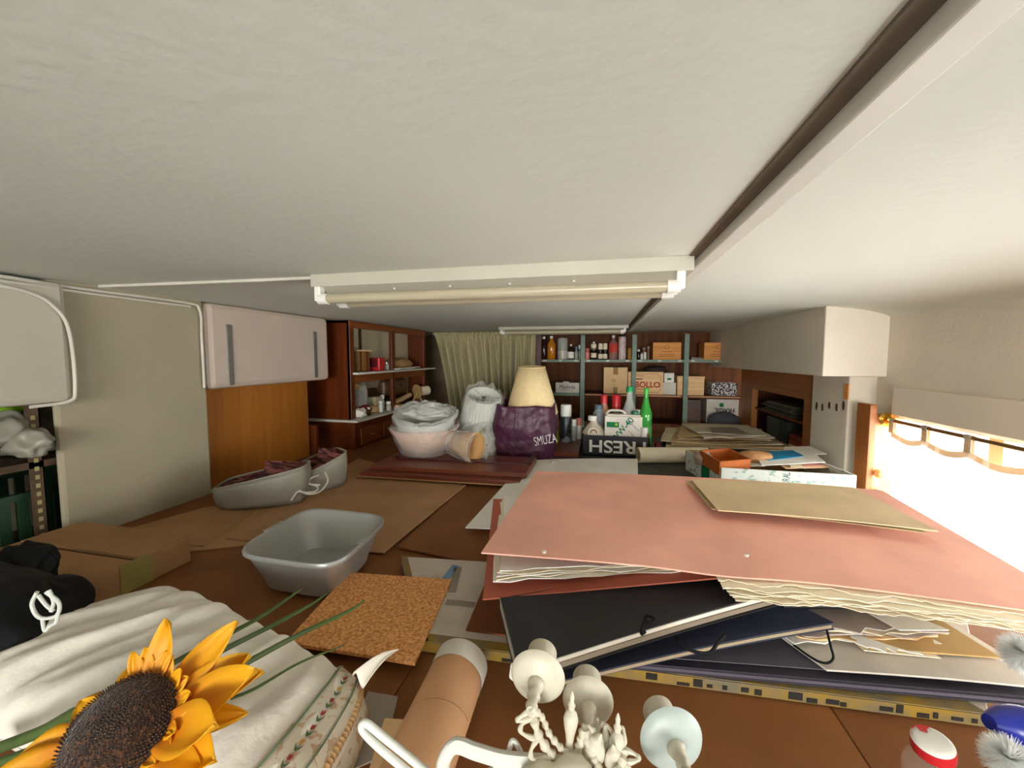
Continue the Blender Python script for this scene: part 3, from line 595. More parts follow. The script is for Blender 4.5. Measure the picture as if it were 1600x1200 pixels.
# ================================================================== LEFT RACK
t = thing('metal_rack', (-2.3, .6, 0), 'rusty slotted metal rack at the far left with grey bag and green crate', 'rack')
for x, y in ((-2.05, 1.05), (-2.62, 1.55), (-2.05, .0), (-2.62, 0)):
    m = MB(); m.box((x - .003, y - .04, 0), (x, y, 1.345)); m.box((x - .04, y - .004, 0), (x, y, 1.345)); pst = m.build('upright', rackmetal, t)
    for k in range(24):
        if x > -2.1: box1('slot', (x - .0008, y - .026, .55 + k * .032), (x + .0012, y - .014, .566 + k * .032), M('slot_light', '#a39a6a', .8), pst) if y > .5 else None
for z in (1.13, .72): box1('shelf_board', (-2.62, -.02, z - .025), (-2.05, 1.58, z), rackmetal, t)
t = thing('green_crate', (-2.3, 1.25, .72), 'dark green plastic crate on the rack shelf below the grey bag', 'crate')
gc = M('dark_green_plastic', '#1d3d24', .5)
box1('bottom', (-2.55, .95, .722), (-2.1, 1.53, .73), gc, t)
for a, b_ in (((-2.12, .95), (-2.10, 1.53)), ((-2.55, .95), (-2.53, 1.53)), ((-2.53, .95), (-2.12, .97)), ((-2.53, 1.51), (-2.12, 1.53))):
    box1('rim', (a[0], a[1], .985), (b_[0], b_[1], 1.01), gc, t)
    n = int(max(b_[0] - a[0], b_[1] - a[1]) / .05)
    for k in range(n):
        if b_[1] - a[1] > .1: box1('slat', (a[0] + .004, a[1] + k * .05, .73), (b_[0] - .004, a[1] + k * .05 + .03, .985), gc, t)
        else: box1('slat', (a[0] + k * .05, a[1] + .004, .73), (a[0] + k * .05 + .03, b_[1] - .004, .985), gc, t)
c = PX(40, 715, -2.2)
gb = crumple('grey_plastic_bag', (-2.26, 1.18, 1.22), (.18, .27, .10), M('grey_bag_plastic', '#8d8a7c', .4, .15, bump=.6, bscale=12, bdist=.008), 'crumpled grey plastic bag lying on the metal rack', 'plastic bag', .5, 14)
crumple('crumpled_corner', (-2.02, 1.0, 1.205), (.085, .055, .055), M('grey_bag_plastic', '#8d8a7c'), '', '', .5, 22, parent=gb)
crumple('crumpled_corner', (-2.11, .96, 1.235), (.10, .08, .075), M('grey_bag_plastic', '#8d8a7c'), '', '', .5, 5, parent=gb)
crumple('green_leaves', (-2.2, 1.02, 1.325), (.05, .06, .03), lime, 'bright green bit on top of the grey plastic bag', 'leaves', .4, 3)
# ================================================================== THINGS ON THE TABLE, LEFT
def slabK(name, px, ks, t, mat, label, cat, nu=1, nv=1, fn=None, edge=0, parent=None, bevel=0, smooth=False):
    """px: near left, near right, far right, far left corners in the photograph; ks their heights below the eye"""
    if not isinstance(ks, (list, tuple)): ks = [ks] * 4
    P = [K(x, y, k) for (x, y), k in zip(px, ks)]
    o = MB().slab(*P, t, nu, nv, fn, edge).build(name, mat, parent, bevel=bevel, smooth=smooth)
    return tag(o, label, cat) if parent is None else o
kt = CAMZ - T
# long carton on the left wall
t = thing('long_carton', (-1.65, .7, T), 'long flat brown carton with tape against the left wall', 'carton')
box1('body', (-1.93, .25, T + .001), (-1.40, 1.07, T + .09), card, t, bevel=.003)
tp = M('old_green_tape', '#96864a', .4, .15, 12)
box1('tape', (-1.402, .86, T + .002), (-1.397, .95, T + .092), tp, t); box1('flap_joint', (-1.9, .90, T + .090), (-1.41, .906, T + .0915), M('gap_brown', '#4e3a24'), t)
box1('flap', (-1.92, .912, T + .0895), (-1.405, 1.072, T + .094), card, t)
tag(MB().slab((-1.62, .66, T + .096), (-1.58, .655, T + .096), (-1.64, .86, T + .096), (-1.67, .85, T + .096), .004).build('paper_strip', paper_w), 'white paper strip lying on the long brown carton', 'paper')
slabK('flattened_carton', [(282, 862), (392, 850), (520, 722), (402, 736)], kt - .006, .0055, hardboard_l, 'light brown flattened carton sheet along the orange panel', 'carton sheet', bevel=.001)
slabK('flattened_carton', [(165, 836), (318, 852), (400, 796), (322, 792)], kt - .013, .006, card, 'folded carton flap just beyond the long brown carton', 'carton sheet', 6, 2, lambda u, v: .006 * math.sin(u * 6))
slabK('hardboard_sheet', [(352, 840), (600, 863), (728, 757), (560, 716)], kt - .012, .0055, hardboard_l, 'large dusty hardboard sheet lying behind the grey basin', 'board', bevel=.0015)
slabK('hardboard_sheet', [(622, 857), (768, 886), (850, 770), (733, 754)], kt - .0055, .005, hardboard, 'reddish brown hardboard sheet between dusty sheet and white board', 'board', 6, 2, lambda u, v: .008 * (1 - v) * (1 - u))
slabK('white_board', [(727, 824), (1000, 842), (996, 717), (823, 719)], [kt - .035, .62, .62, kt - .035], .004, paper_w, 'large white cardboard sheet under the pink portfolio', 'board', 8, 4, lambda u, v: .006 * math.sin(u * 3.1))
bits = M('straw_dust', '#b08a5a', .9); m = MB()
for i in range(30):
    px = random.uniform(590, 705); py = random.uniform(762, 835); p = K(px, py, kt - .0135); a = random.uniform(0, 3)
    m.tube([p, p + Vector((math.cos(a), math.sin(a), 0)) * random.uniform(.004, .02)], .0008, 4)
tag(m.build('straw_debris', bits), 'tiny straw bits scattered on the dusty hardboard sheet', 'debris', kind='stuff')
# silver fabric shoes/pouches
def pouch(c, ax, L, Wd, H, label, lift=0):
    """open soft shoe-shaped pouch: c floor centre, ax long axis"""
    ax = Vector(ax).normalized(); sx = Vector((-ax.y, ax.x, 0)); t = thing('fabric_pouch', c, label, 'pouch', 'silver fabric pouches')
    c = Vector(c)
    def rad(a): # superellipse outline, narrower at the far end
        cx, sy = math.cos(a), math.sin(a); p = .38
        x = abs(cx) ** p * math.copysign(1, cx); y = abs(sy) ** p * math.copysign(1, sy); taper = 1 - .22 * max(0, x)
        return x * L / 2, y * Wd / 2 * taper
    def side(u, v):
        a = 2 * math.pi * u; x, y = rad(a); f = .86 + .14 * math.sin(v * 2.2) - .02 * v; z = H * v * (1 + .28 * x / (L / 2))
        k = 1 + .02 * math.sin(a * 9 + v * 4) * (1 - v)
        return c + ax * x * f * k + sx * y * f * k + Vector((0, 0, .003 + z))
    m = MB(); m.surf(side, 48, 6, True); m.add([side(i / 48, 0) for i in range(48)], [tuple(range(48))]); m.build('body', silver_cloth, t, smooth=True, solid=.004)
    MB().tube([side(i / 48, 1) for i in range(48)], .005, 8, closed=True).build('piping', silver_cloth, t, smooth=True)
    def lin_(u, v):
        a = 2 * math.pi * u; x, y = rad(a); q = 1 - v; dz = -.006 + .030 * (1 - q) + .02 * noise.noise(Vector((x * 25, y * 25, 1)))
        f = .86 + .14 * math.sin(2.2) - .035
        return c + ax * x * f * q + sx * y * f * q + Vector((0, 0, H * (1 + .28 * x / (L / 2)) + dz * (1 if v else 0)))
    MB().surf(lin_, 48, 6, True).build('lining', maroon_cloth, t, smooth=True)
    return t
a = K(335, 795, kt - .014); b_ = K(462, 786, kt - .014)
pouch((a + b_) / 2 + Vector((0, .06, 0)) , (b_ - a), .40, .21, .135, 'nearer silver fabric pouch with maroon lining by the orange panel')
c2 = K(492, 766, kt - .014); pouch(c2 + Vector((-.02, .06, 0)), (.5, .85, 0), .27, .22, .14, 'farther silver fabric pouch with maroon lining, beside the hutch')
cord = M('white_cord', '#d2cdc0', .6)
def onp(px, py, d): return D(px, py, d)
tag(MB().tube(bez([onp(455, 740, 1.98), onp(470, 752, 1.96), onp(495, 760, 1.98), onp(492, 768, 1.93), onp(470, 768, 1.9), onp(463, 757, 1.92), onp(468, 742, 1.98)], 6), .0042, 8).build('cord', cord, smooth=True), 'white cord loop hanging between the two silver pouches', 'cord')
tag(MB().tube(bez([onp(508, 738, 2.05), onp(512, 752, 2.0), onp(500, 768, 1.95), onp(482, 772, 1.9), onp(466, 768, 1.88), onp(455, 782, 1.86)], 6), .0042, 8).build('cord', cord, smooth=True), 'second white cord drooping to the table in front of the pouches', 'cord')
tag(MB().tube(bez([onp(498, 742, 2.02), onp(485, 748, 1.98), onp(484, 756, 1.97), onp(500, 758, 1.98)], 6), .004, 8).build('cord', cord, smooth=True), 'small white cord loop on the farther silver pouch', 'cord')
# grey basin
rc = [K(368, 862, .5725), K(545, 893, .5725), K(594, 802, .5725), K(474, 792, .5725)]
cx = sum(rc, Vector()) / 4; ex = ((rc[1] - rc[0]) + (rc[2] - rc[3])) / 2; ey = ((rc[3] - rc[0]) + (rc[2] - rc[1])) / 2
t = thing('washing_up_basin', (cx.x, cx.y, T), 'empty silver-grey plastic basin on the bare table', 'basin')
ezz = ey - ex.normalized() * ey.dot(ex.normalized()) * .6
def rr(a, s, p=.42):
    c_, s_ = math.cos(a), math.sin(a); return cx + ex * .5 * s * math.copysign(abs(c_) ** p, c_) + ezz * .5 * s * math.copysign(abs(s_) ** p, s_)
zr = CAMZ - .585
prof_b = [(0, .012), (.60, .012), (.68, .014), (.73, .03), (.93, zr - T - .004), (.955, zr - T), (1.0, zr - T), (1.015, zr - T - .006), (1.01, zr - T - .014), (.975, zr - T - .013), (.955, zr - T - .02), (.755, .03), (.72, .006), (.0, .004)]
def bas(u, v):
    q = v * (len(prof_b) - 1); s, z = prof_b[int(round(q))]; a = 2 * math.pi * u; p = rr(a, s, .42 if s > .5 else .5)
    dip = -.012 * max(0, math.cos(a * 2) ** 9) if 4 <= round(q) <= 9 and False else 0
    return Vector((p.x, p.y, T + .0125 + z + dip))
MB().surf(bas, 96, len(prof_b) - 1, True).build('basin', grey_plastic, t, smooth=True)
for s in (-1, 1):
    c = cx + ex * .5 * s * .985; e = ezz.normalized()
    m = MB()
    for k in range(-3, 4): m.tube([Vector((c.x, c.y, zr + .013)) + e * (k * .012) - ex.normalized() * .012 * 1, Vector((c.x, c.y, zr + .013)) + e * (k * .012) + ex.normalized() * .010], .0022, 6)
    m.build('grip_ribs', grey_plastic, t, smooth=True)
# cork tile
slabK('cork_tile', [(446, 1003), (648, 1035), (706, 905), (545, 894)], .683, .009, cork, 'square cork tile lying in front of the grey basin', 'tile', bevel=.001)
# long flat package under the portfolios, white paper with yellow printed tape
t = thing('flat_package', K(1000, 960, kt), 'long flat package in dirty white paper with yellow tape edges under the portfolios', 'package')
pk = .69
C4 = [K(658, 1001, pk), K(1546, 1116, pk), K(1500, 925, pk), K(628, 869, pk)]
dirty = M('dirty_white_wrapping', '#c9bfb0', .75, scale=7, second='#9a8c7a', thr=(.5, .85), bump=.2, bscale=20)
MB().slab(*C4, .027).build('body', dirty, t, bevel=.002)
up = Vector((0, 0, 1)); n_ = (C4[1] - C4[0]).normalized(); f_ = (C4[3] - C4[0]).normalized()
MB().slab(C4[0] - f_ * .001 + up * .0012, C4[1] - f_ * .001 + up * .0012, C4[1] + f_ * .03 + up * .0012, C4[0] + f_ * .03 + up * .0012, .001).build('tape', M('yellow_tape', '#927224', .5, scale=14, second='#70664f', thr=(.38, .6)), t)
MB().slab(C4[0] - f_ * .003 + up * -.001, C4[1] - f_ * .003 + up * -.001, C4[1] - f_ * .0005 + up * -.001, C4[0] - f_ * .0005 + up * -.001, .024).build('tape_side', M('yellow_tape', '#a98428'), t)
MB().slab(C4[0] + up * .0012, C4[0] + n_ * .02 + up * .0012, C4[3] + n_ * .02 + up * .0012, C4[3] + up * .0012, .001).build('tape', M('yellow_tape', '#a98428'), t)
side_up = up; sd = frame(C4[0], n_, -f_)
for k in range(40):
    s = .01 + k * .032 + random.uniform(-.004, .004); w_ = random.uniform(.008, .03)
    if s > .17 and random.random() < .8:
        p = C4[0] + n_ * s - f_ * .0045; m = MB(); m.box((0, 0, 0), (1, 1, 1), Matrix.Translation(p - up * random.uniform(.018, .023)) @ Matrix(((n_.x * w_, f_.x * .001, 0), (n_.y * w_, f_.y * .001, 0), (0, 0, random.uniform(.006, .018)))).to_4x4()); m.build('tape_print', inkdk, t)
q = K(706, 905, pk); 
jt = M('grey_tape_joint', '#8f8577', .6)
for pa, pb, wd_ in (((716, 886), (706, 925), .012), ((697, 940), (742, 945), .012)):
    A = K(*pa, pk - .002); B = K(*pb, pk - .002); dr = (B - A).normalized(); pr = Vector((-dr.y, dr.x, 0)) * wd_
    MB().slab(A - pr, B - pr, B + pr, A + pr, .001).build('tape_joint', jt, t)
A = K(697, 903, pk - .002); B = K(712, 883, pk - .002); pr = Vector((.012, 0, 0)); MB().slab(A - pr, A + pr, B + pr, B - pr, .001).build('printed_strip', M('blue_print', '#7d96b8'), t)
slabK('hardboard_piece', [(728, 983), (800, 993), (860, 900), (765, 893)], pk - .006, .005, M('dark_hardboard', '#7a4727', .6, .1, 8), 'dark brown hardboard piece sticking out under the black portfolio', 'board')
# ================================================================== PORTFOLIO PILE
far = FH * .44
def sheetK(name, nl, nr, far_l, far_r, th, mat, label='', cat='', parent=None, nu=10, nv=6, fn=None, edge=0, bevel=0):
    P = [K(*nl), K(*nr)]; E = P[0] + far_l; C = P[1] + far_r
    o = MB().slab(P[0], P[1], C, E, th, nu, nv, fn, edge).build(name, mat, parent, bevel=bevel)
    return tag(o, label, cat) if parent is None else o
Vd = lambda d, z=0, l=0: FH * d + up * z + CR * l
t = thing('dark_portfolio', K(1200, 1000, .69), 'wide dark portfolio at the bottom of the pile on the yellow-taped package', 'portfolio')
sheetK('cover', (905, 1028, .668), (1640, 1091, .668), Vd(.45), Vd(.42), .004, M('dark_grey_board', '#2f2c35', .5), parent=t)
sheetK('cover', (905, 1036, .682), (1640, 1104, .684), Vd(.45), Vd(.42), .004, M('dark_grey_board', '#2f2c35', .5), parent=t)
sheetK('page_block', (925, 1033, .673), (1635, 1097, .673), Vd(.4), Vd(.38), .007, M('grey_violet_pages', '#57505a', .8), parent=t)
sheetK('flat_sheet', (995, 1024, .662), (1290, 1046, .664), Vd(.4), Vd(.4), .002, M('grey_violet_sheet', '#5c5860', .7), 'dusty grey sheet on the dark portfolio under the navy one', 'sheet')
sheetK('large_white_folder', (1292, 1046, .655), (1660, 1078, .657), Vd(.34, .0, -.1), Vd(.36), .004, M('dusty_white_folder', '#cfc6ba', .75), 'wide pale folder lying on the dark portfolio at the right', 'folder', fn=lambda u, v: .004 * math.sin(u * 3))
sheetK('kraft_envelope', (1360, 1012, .637), (1564, 1027, .648), Vd(.22, .01), Vd(.20, .02, -.03), .004, kraft, 'big brown kraft envelope with a pointed corner under grey papers', 'envelope')
sheetK('kraft_envelope', (1350, 1016, .644), (1470, 1028, .648), Vd(.18, .01), Vd(.17, .01), .002, paper, 'thin cream envelope just under the big kraft envelope', 'envelope')
for i in range(5):
    y = 1002 - i * 6; lab = ['lowest crumpled sheet of the grey paper stack', 'second sheet from below in the grey paper stack', 'middle sheet of the grey paper stack', 'second sheet from the top of the grey paper stack', 'top sheet of the grey paper stack beside the black folder'][i]
    sheetK('paper_sheet', (1240 + i * 9, y + 2, .640 - i * .006), (1476 + random.uniform(-8, 4), y + 2 + i, .640 - i * .006), Vd(.17, .0), Vd(.15, .0, -.05), .003, [paper_w, card_l, paper_g, paper, paper_g][i], lab, 'paper', fn=lambda u, v, i=i: .003 * math.sin(u * (6 + i) + i * 2), edge=.12)
sheetK('paper_sheet', (1405, 984, .604), (1483, 984, .612), Vd(.11, 0, -.03), Vd(.10, 0, -.06), .002, paper_w, 'bright white slip lying on the grey paper stack', 'paper')
sheetK('paper_sheet', (1352, 1010, .634), (1438, 1019, .642), Vd(.06), Vd(.06), .002, paper_w, 'torn white scrap poking out below the grey paper stack', 'paper', edge=.3)
sheetK('black_folder', (1225, 946, .575), (1508, 945, .60), Vd(.25, .02), Vd(.25, .02, -.1), .012, M('near_black_folder', '#120f10', .4), 'slim black folder with rounded corner under the torn cream papers', 'folder', bevel=.004)
sheetK('grey_folder', (1195, 925, .545), (1440, 922, .57), Vd(.3, .02), Vd(.3, .02), .004, M('grey_folder_board', '#57555a', .6), 'thin grey folder on the slim black folder', 'folder')
# navy
t = thing('navy_portfolio', K(1080, 1000, .64), 'navy blue portfolio with black ribbons below the thick black one', 'portfolio')
fn1 = lambda u, v: .012 * math.sin(u * 2.6)
a_ = ((873, 1064, .655), (1303, 977, .607))
sheetK('cover', *a_, Vd(.36, -.01), Vd(.075, .012, -.06), .003, blue_b, parent=t, fn=fn1, nu=16)
sheetK('page_block', (876, 1066, .658), (1299, 981, .612), Vd(.34, -.01), Vd(.07, .012, -.06), .007, M('brown_page_edges', '#9b8a70', .9), parent=t, fn=fn1, nu=16)
sheetK('cover', (873, 1070, .667), (1303, 986, .622), Vd(.36, -.01), Vd(.075, .012, -.06), .003, blue_b, parent=t, fn=fn1, nu=16)
def ribbon(pts, label, r=.0035): return tag(MB().tube(bez(pts, 6), r, 6).build('ribbon_tie', black_r, smooth=True), label, 'ribbon')
ribbon([K(1058, 996, .60), K(1064, 1008, .605), K(1085, 1018, .61), K(1108, 1020, .615), K(1122, 1004, .60), K(1132, 993, .595)], 'black ribbon tie curving over the navy portfolio edge')
ribbon([K(1292, 985, .61), K(1298, 1010, .625), K(1302, 1028, .64), K(1292, 1036, .645), K(1272, 1030, .648), K(1240, 1008, .65)], 'black elastic ribbon hanging from the navy portfolio corner', .0025)
# thick black
t = thing('black_portfolio', K(950, 980, .6), 'thick worn black portfolio with white pages bulging out, under the pink one', 'portfolio')
fl = K(781, 936, .585) ; 
def blk(dz, th, mat, name, inset=0, wid=1):
    A = K(808, 1046, .612) - up * dz; B = K(1300, 903, .512) - up * dz; E = K(781, 935, .568) - up * dz; C = B + Vector(((E - A).x, (E - A).y, 0)) * .72 - up * .03
    return MB().slab(A, B, C, E, th, 24, 10, lambda u, v: .016 * math.sin(u * math.pi) * (.5 + .5 * v)).build(name, mat, t)
blk(0, .004, black_b, 'cover'); blk(.005, .011, M('white_page_edges', '#e4dccd', .85), 'page_block', 1); blk(.0165, .014, M('grey_page_edges', '#8b7d6b', .9, stretch=(1, 1, 60)), 'page_block', 1); blk(.031, .004, black_b, 'cover')
MB().tube([K(808, 1046, .612), K(797, 1000, .596), K(781, 935, .568)], .0018, 6).build('worn_edge', M('worn_edge_grey', '#77706a', .8), t); c = K(804, 1050, .628); MB().lathe([(.004, -.015), (.010, -.01), (.010, .012), (.004, .018)], axisM(c, (.1, .2, 1)), 10).build('worn_corner', paper_w, t)
ribbon([K(1010, 962, .548), K(1006, 974, .553), K(1002, 990, .562), K(1008, 987, .562)], 'short black ribbon tie on the thick black portfolio edge')
ribbon([K(1012, 962, .546), K(1022, 966, .546), K(1020, 972, .55), K(1010, 972, .55)], 'tiny knot of black ribbon on the thick black portfolio')
ribbon([K(1190, 912, .515), K(1205, 905, .51), K(1222, 908, .515), K(1220, 918, .525), K(1205, 918, .527)], 'black ribbon tie near the torn cream papers')
# pink portfolio: bottom cover, papers, top cover
t = thing('pink_portfolio', K(1100, 850, .5), 'large pink portfolio stuffed with cream papers on top of the pile', 'portfolio')
A, B, C, E = K(752, 863, .468), K(1735, 972, .548), K(1378, 766, .492), K(838, 736, .468)
def pinkfn(u, v): return .016 * math.sin(u * math.pi) * (1 - .3 * v) - .012 * math.exp(-((u - .42) / .09) ** 2) * (1 - v) * .6
MB().slab(A, B, C, E, .0035, 30, 10, pinkfn).build('cover', pink, t)
A2, B2 = K(754, 936, .572), K(1230, 893, .505)
MB().slab(A2, B2, B2 + Vd(.5, .0), A2 + Vd(.55, .04), .0035, 12, 6).build('cover', pink_d, t)['label'] = 'darker red lower cover'
for i in range(5):
    z = i * .009
    A3, B3 = K(770 + i * 3, 910 - i * 5, .540 - z), K(1100, 888 - i * 2, .520 - z * .6)
    MB().slab(A3, B3, B3 + Vd(.5, -.02), A3 + Vd(.5, .0), .002, 12, 5, lambda u, v, i=i: .002 * math.sin(u * (5 + i) + i), .04).build('paper_sheet', paper if i % 2 else paper_w, t)
for px, py, k in ((850, 861, .466), (1166, 866, .458)): 
    c = K(px, py, k - .008); MB().lathe([(.005, -.004), (.006, .0), (.003, .001)], Matrix.Translation(c), 12).build('rivet', chipped, t)
def slabf(fn, th, nu, nv):
    m = MB(); n = (nu + 1) * (nv + 1); W = nu + 1; vs = [fn(i / nu, j / nv) for j in range(nv + 1) for i in range(nu + 1)]; vs += [v - up * th for v in vs]; fs = []
    for j in range(nv):
        for i in range(nu):
            q = (j * W + i, j * W + i + 1, (j + 1) * W + i + 1, (j + 1) * W + i); fs += [q, tuple(reversed([k + n for k in q]))]
    for i in range(nu): fs += [(i + 1, i, i + n, i + 1 + n), (nv * W + i, nv * W + i + 1, nv * W + i + 1 + n, nv * W + i + n)]
    for j in range(nv): fs += [(j * W, (j + 1) * W, (j + 1) * W + n, j * W + n), ((j + 1) * W + nu, j * W + nu, j * W + nu + n, (j + 1) * W + nu + n)]
    return m.add(vs, fs)
def PS(u, v): return (A * (1 - u) + B * u) * (1 - v) + (E * (1 - u) + C * u) * v + up * pinkfn(u, v)
for i in range(7):
    def dk(u, v, i=i):
        uu = .41 + .004 * i + .57 * u; vv = (-.012 if i == 0 else -.036 - .0022 * i * (.4 + u)) + .62 * v
        if v == 0: vv += .022 * noise.noise(Vector((u * 11, i * .6, 0))) + .010 * noise.noise(Vector((u * 45, i * .9, 4)))
        if u == 0: uu += .004 * noise.noise(Vector((v * 9, i, 0)))
        return PS(uu, vv) - up * (.0065 + .0048 * i * (1 - .45 * u) + .0016 * (1 + math.sin(u * 21 + i * 2.1)) * (1 - v))
    o = slabf(dk, .0016, 60, 4).build('deckle_sheet', paper); tag(o, ['topmost torn-edged cream sheet under the pink cover', 'second torn-edged cream sheet under the pink cover', 'third torn-edged cream sheet under the pink cover', 'middle torn-edged cream sheet in the stack', 'third torn-edged cream sheet from the bottom', 'second torn-edged cream sheet from the bottom', 'lowest torn-edged cream sheet, resting on the black folders'][i], 'paper', 'torn-edged sheets under the pink cover')
# olive-brown envelope on the pink portfolio
def env(u, v): return pinkfn(.4 + .45 * u, .4 + .5 * v)
t = thing('brown_envelope', K(1270, 790, .46), 'large olive-brown envelope lying on the pink portfolio', 'envelope')
olive_k = M('olive_kraft', '#d8bf98', .85, .1, 6, bump=.2, bscale=20, bdist=.003)
MB().slab(K(1122, 797, .450), K(1466, 830, .478), K(1334, 762, .474), K(1080, 749, .448), .003, 14, 6, lambda u, v: .006 * math.sin(u * 3)).build('body', olive_k, t)
MB().slab(K(1112, 795, .458), K(1448, 833, .480), K(1330, 764, .478), K(1072, 751, .456), .002, 14, 6, lambda u, v: .004 * math.sin(u * 3)).build('back_leaf', M('olive_kraft_dark', '#b39a74', .85), t)
# ================================================================== MAHOGANY BOARDS + LAMPSHADES
def plank(nl, nr, k, depth, th, label, mat=redwood):
    A = K(*nl, k); B = K(*nr, k); return tag(MB().slab(A, B, B + Vector((0, depth, 0)), A + Vector((0, depth, 0)), th).build('wooden_board', mat, bevel=.002), label, 'board')
plank((556, 743), (800, 758), kt - .03, .36, .008, 'thin lowest mahogany board under the lampshades', card)
plank((562, 738), (812, 752), kt - .052, .34, .021, 'middle mahogany board under the lampshades')
plank((578, 727), (822, 740), kt - .078, .36, .025, 'topmost mahogany board carrying the lampshades')
t = thing('picture_frame', K(715, 716, .64), 'dark red wooden frame edge behind the top board, in front of the lampshades', 'frame')
A = K(618, 715, .632); B = K(822, 724, .632); MB().slab(A, B, B + Vector((0, .022, 0)), A + Vector((0, .022, 0)), .010).build('rail', M('dark_red_paint', '#4a1812', .3), t)
for q in (A, B): MB().slab(q, q + Vector((.022, 0, 0)), q + Vector((.022, .3, 0)), q + Vector((0, .3, 0)), .010).build('rail', M('dark_red_paint', '#4a1812', .3), t)
SB = CAMZ - .641
def shade(c, a, r0, r1, h, mat, label, wrap=None, pleat=0, inner=None, flowers=0, ringm=None, th=.002):
    """open cone from radius r0 (at c) to r1 (h along axis a)"""
    t = thing('lampshade', c, label, 'lampshade'); m = axisM(c, a); n = 72 if pleat else 40
    MB().lathe([(r0, 0), ((r0 + r1) / 2, h / 2), (r1, h)], m, n, (False, False), flute=pleat, fl_n=36).build('cloth', mat, t, smooth=True, solid=th)
    for r, z in ((r0, 0), (r1, h)):
        MB().tube([m @ Vector((r * math.cos(q), r * math.sin(q), z)) for q in [2 * math.pi * k / 40 for k in range(40)]], .0035, 6, closed=True).build('wire_ring', ringm or mat, t, smooth=True)
    sp = MB(); rt, zt = (r1, h - .015) if r1 < r0 else (r0, .015)
    for k in range(3): q = 2 * math.pi * k / 3 + .4; sp.tube([m @ Vector((0, 0, zt)), m @ Vector((rt * math.cos(q), rt * math.sin(q), zt))], .0018, 5)
    sp.lathe([(.016, zt - .002), (.016, zt + .002)], m, 14); sp.build('spider_fitting', steel, t)
    if flowers:
        for k in range(14):
            q = 2 * math.pi * k / 14; z = h * (.25 + .2 * (k % 2)); r = r0 + (r1 - r0) * z / h + .003
            p = m @ Vector((r * math.cos(q), r * math.sin(q), z)); MB().lathe([(.002, 0), (.014, .001), (.009, .003)], axisM(p, (m.to_3x3() @ Vector((math.cos(q), math.sin(q), 0)))), 5).build('printed_flower', M('faded_flower', '#7b5e52', .8), t)
    if wrap:
        def wf(u, v):
            q = 2 * math.pi * u; z = -.02 + (h + .05) * v; r = (r0 + (r1 - r0) * max(0, min(1, v))) * 1.05 + .012
            nn = noise.noise(Vector((math.cos(q) * 3, math.sin(q) * 3, v * 4 + r0 * 30))) + .5 * noise.noise(Vector((math.cos(q) * 9, math.sin(q) * 9, v * 9)))
            r += .016 * nn
            if v > .94: r *= .92
            return m @ Vector((r * math.cos(q), r * math.sin(q), z + .02 * nn))
        MB().surf(wf, 60, 18, True).build('plastic_wrap', wrap, t, smooth=True)
    return t
PSY = K(664, 716, .641).y + .13; P1 = PY(664, 716, PSY)

shade((P1.x, PSY, SB + .0), (0, 0, 1), .125, .215, .17, shade_p, 'wide peach lampshade in clear plastic at the bottom of the pair', film)
shade((P1.x + .005, PSY, SB + .12), (.10, -.22, 1), .14, .195, .14, shade_w, 'pale grey-white lampshade in cloudy plastic stacked on the peach one', film2)
crumple('plastic_wrap', (P1.x + .015, PSY + .02, SB + .275), (.16, .14, .055), film2, 'crumpled clear plastic heap on top of the stacked lampshades', 'plastic wrap', .5, 21, n=30)
q = PY(752, 678, 2.82); shade((q.x - .02, 2.82, q.z - .02), (.26, -.42, 1), .165, .118, .36, shade_w, 'pleated white lampshade in clear plastic tilted against the olive curtain', film, pleat=.035)
q = PY(737, 690, 2.66); shade((q.x + .02, 2.70, q.z - .03), (.45, .25, 1), .18, .10, .17, M('faded_floral_shade', '#bfb59b', .8), 'faded lampshade with small flowers below the pleated one', film2, flowers=1)
q = PY(712, 700, 2.36); shade((q.x, 2.36, SB + .088), (1, -.35, -.05), .062, .092, .16, shade_y, 'tan lampshade lying on its side, wide end to the right', film)
crumple('red_cloth', (P1.x - .20, 2.75, SB + .14), (.05, .05, .06), redp, 'red bit of cloth left behind the plastic-wrapped lampshades', 'cloth', .2, 2)
crumple('dark_cloth', (P1.x - .25, 2.9, T + .06), (.16, .1, .06), M('navy_dark', '#15151c'), 'dark cloth on the table beside the hutch drawers', 'cloth', .3, 6)
# purple bag with beige shade
YB0 = K(815, 722, kt - .008).y; x, w_, z, h = fitY(768, 862, 634, 722, YB0)
t = thing('purple_bag', (x, YB0 + .2, T), 'dark purple nylon bag with pale lettering holding the big beige lampshade', 'bag')
def bagf(u, v):
    a = 2 * math.pi * u; c_, s_ = math.cos(a), math.sin(a); p = .45
    X = math.copysign(abs(c_) ** p, c_); Y = math.copysign(abs(s_) ** p, s_); f = .94 + .10 * math.sin(v * 2.6)
    nn = noise.noise(Vector((X * 2.2, Y * 2.2, v * 4))) + .6 * noise.noise(Vector((X * 5, Y * 5 + 3, v * 9)))
    zt = h * (1 + .02 * math.sin(a * 3 + 1) - .05 * max(0, math.sin(a * 4.5)))
    return Vector((x + X * (w_ / 2 * f + .006 * nn), YB0 + .2 + Y * (.20 * f + .012 * nn), z + .002 + zt * v))
m = MB(); m.surf(bagf, 96, 26, True); m.add([bagf(i / 96, 0) for i in range(96)], [tuple(range(96))]); m.build('body', purple, t, smooth=True, solid=.003)
MB().tube([bagf(.745, v / 20) + Vector((0, -.003, 0)) for v in range(1, 20)], .003, 6).build('seam', purple, t); MB().tube([bagf(.63, v / 20) + Vector((-.0, -.003, 0)) for v in range(1, 20)], .003, 6).build('seam', purple, t)
pt = bagf(.86, .42)
txt('SMUZA', .085, frame((x + w_ * .40, YB0 - .018, z + h * .42), (1, .06, .22), (0, -1, 0)), M('pale_lettering', '#d8ccd2'), t, sx=.55)
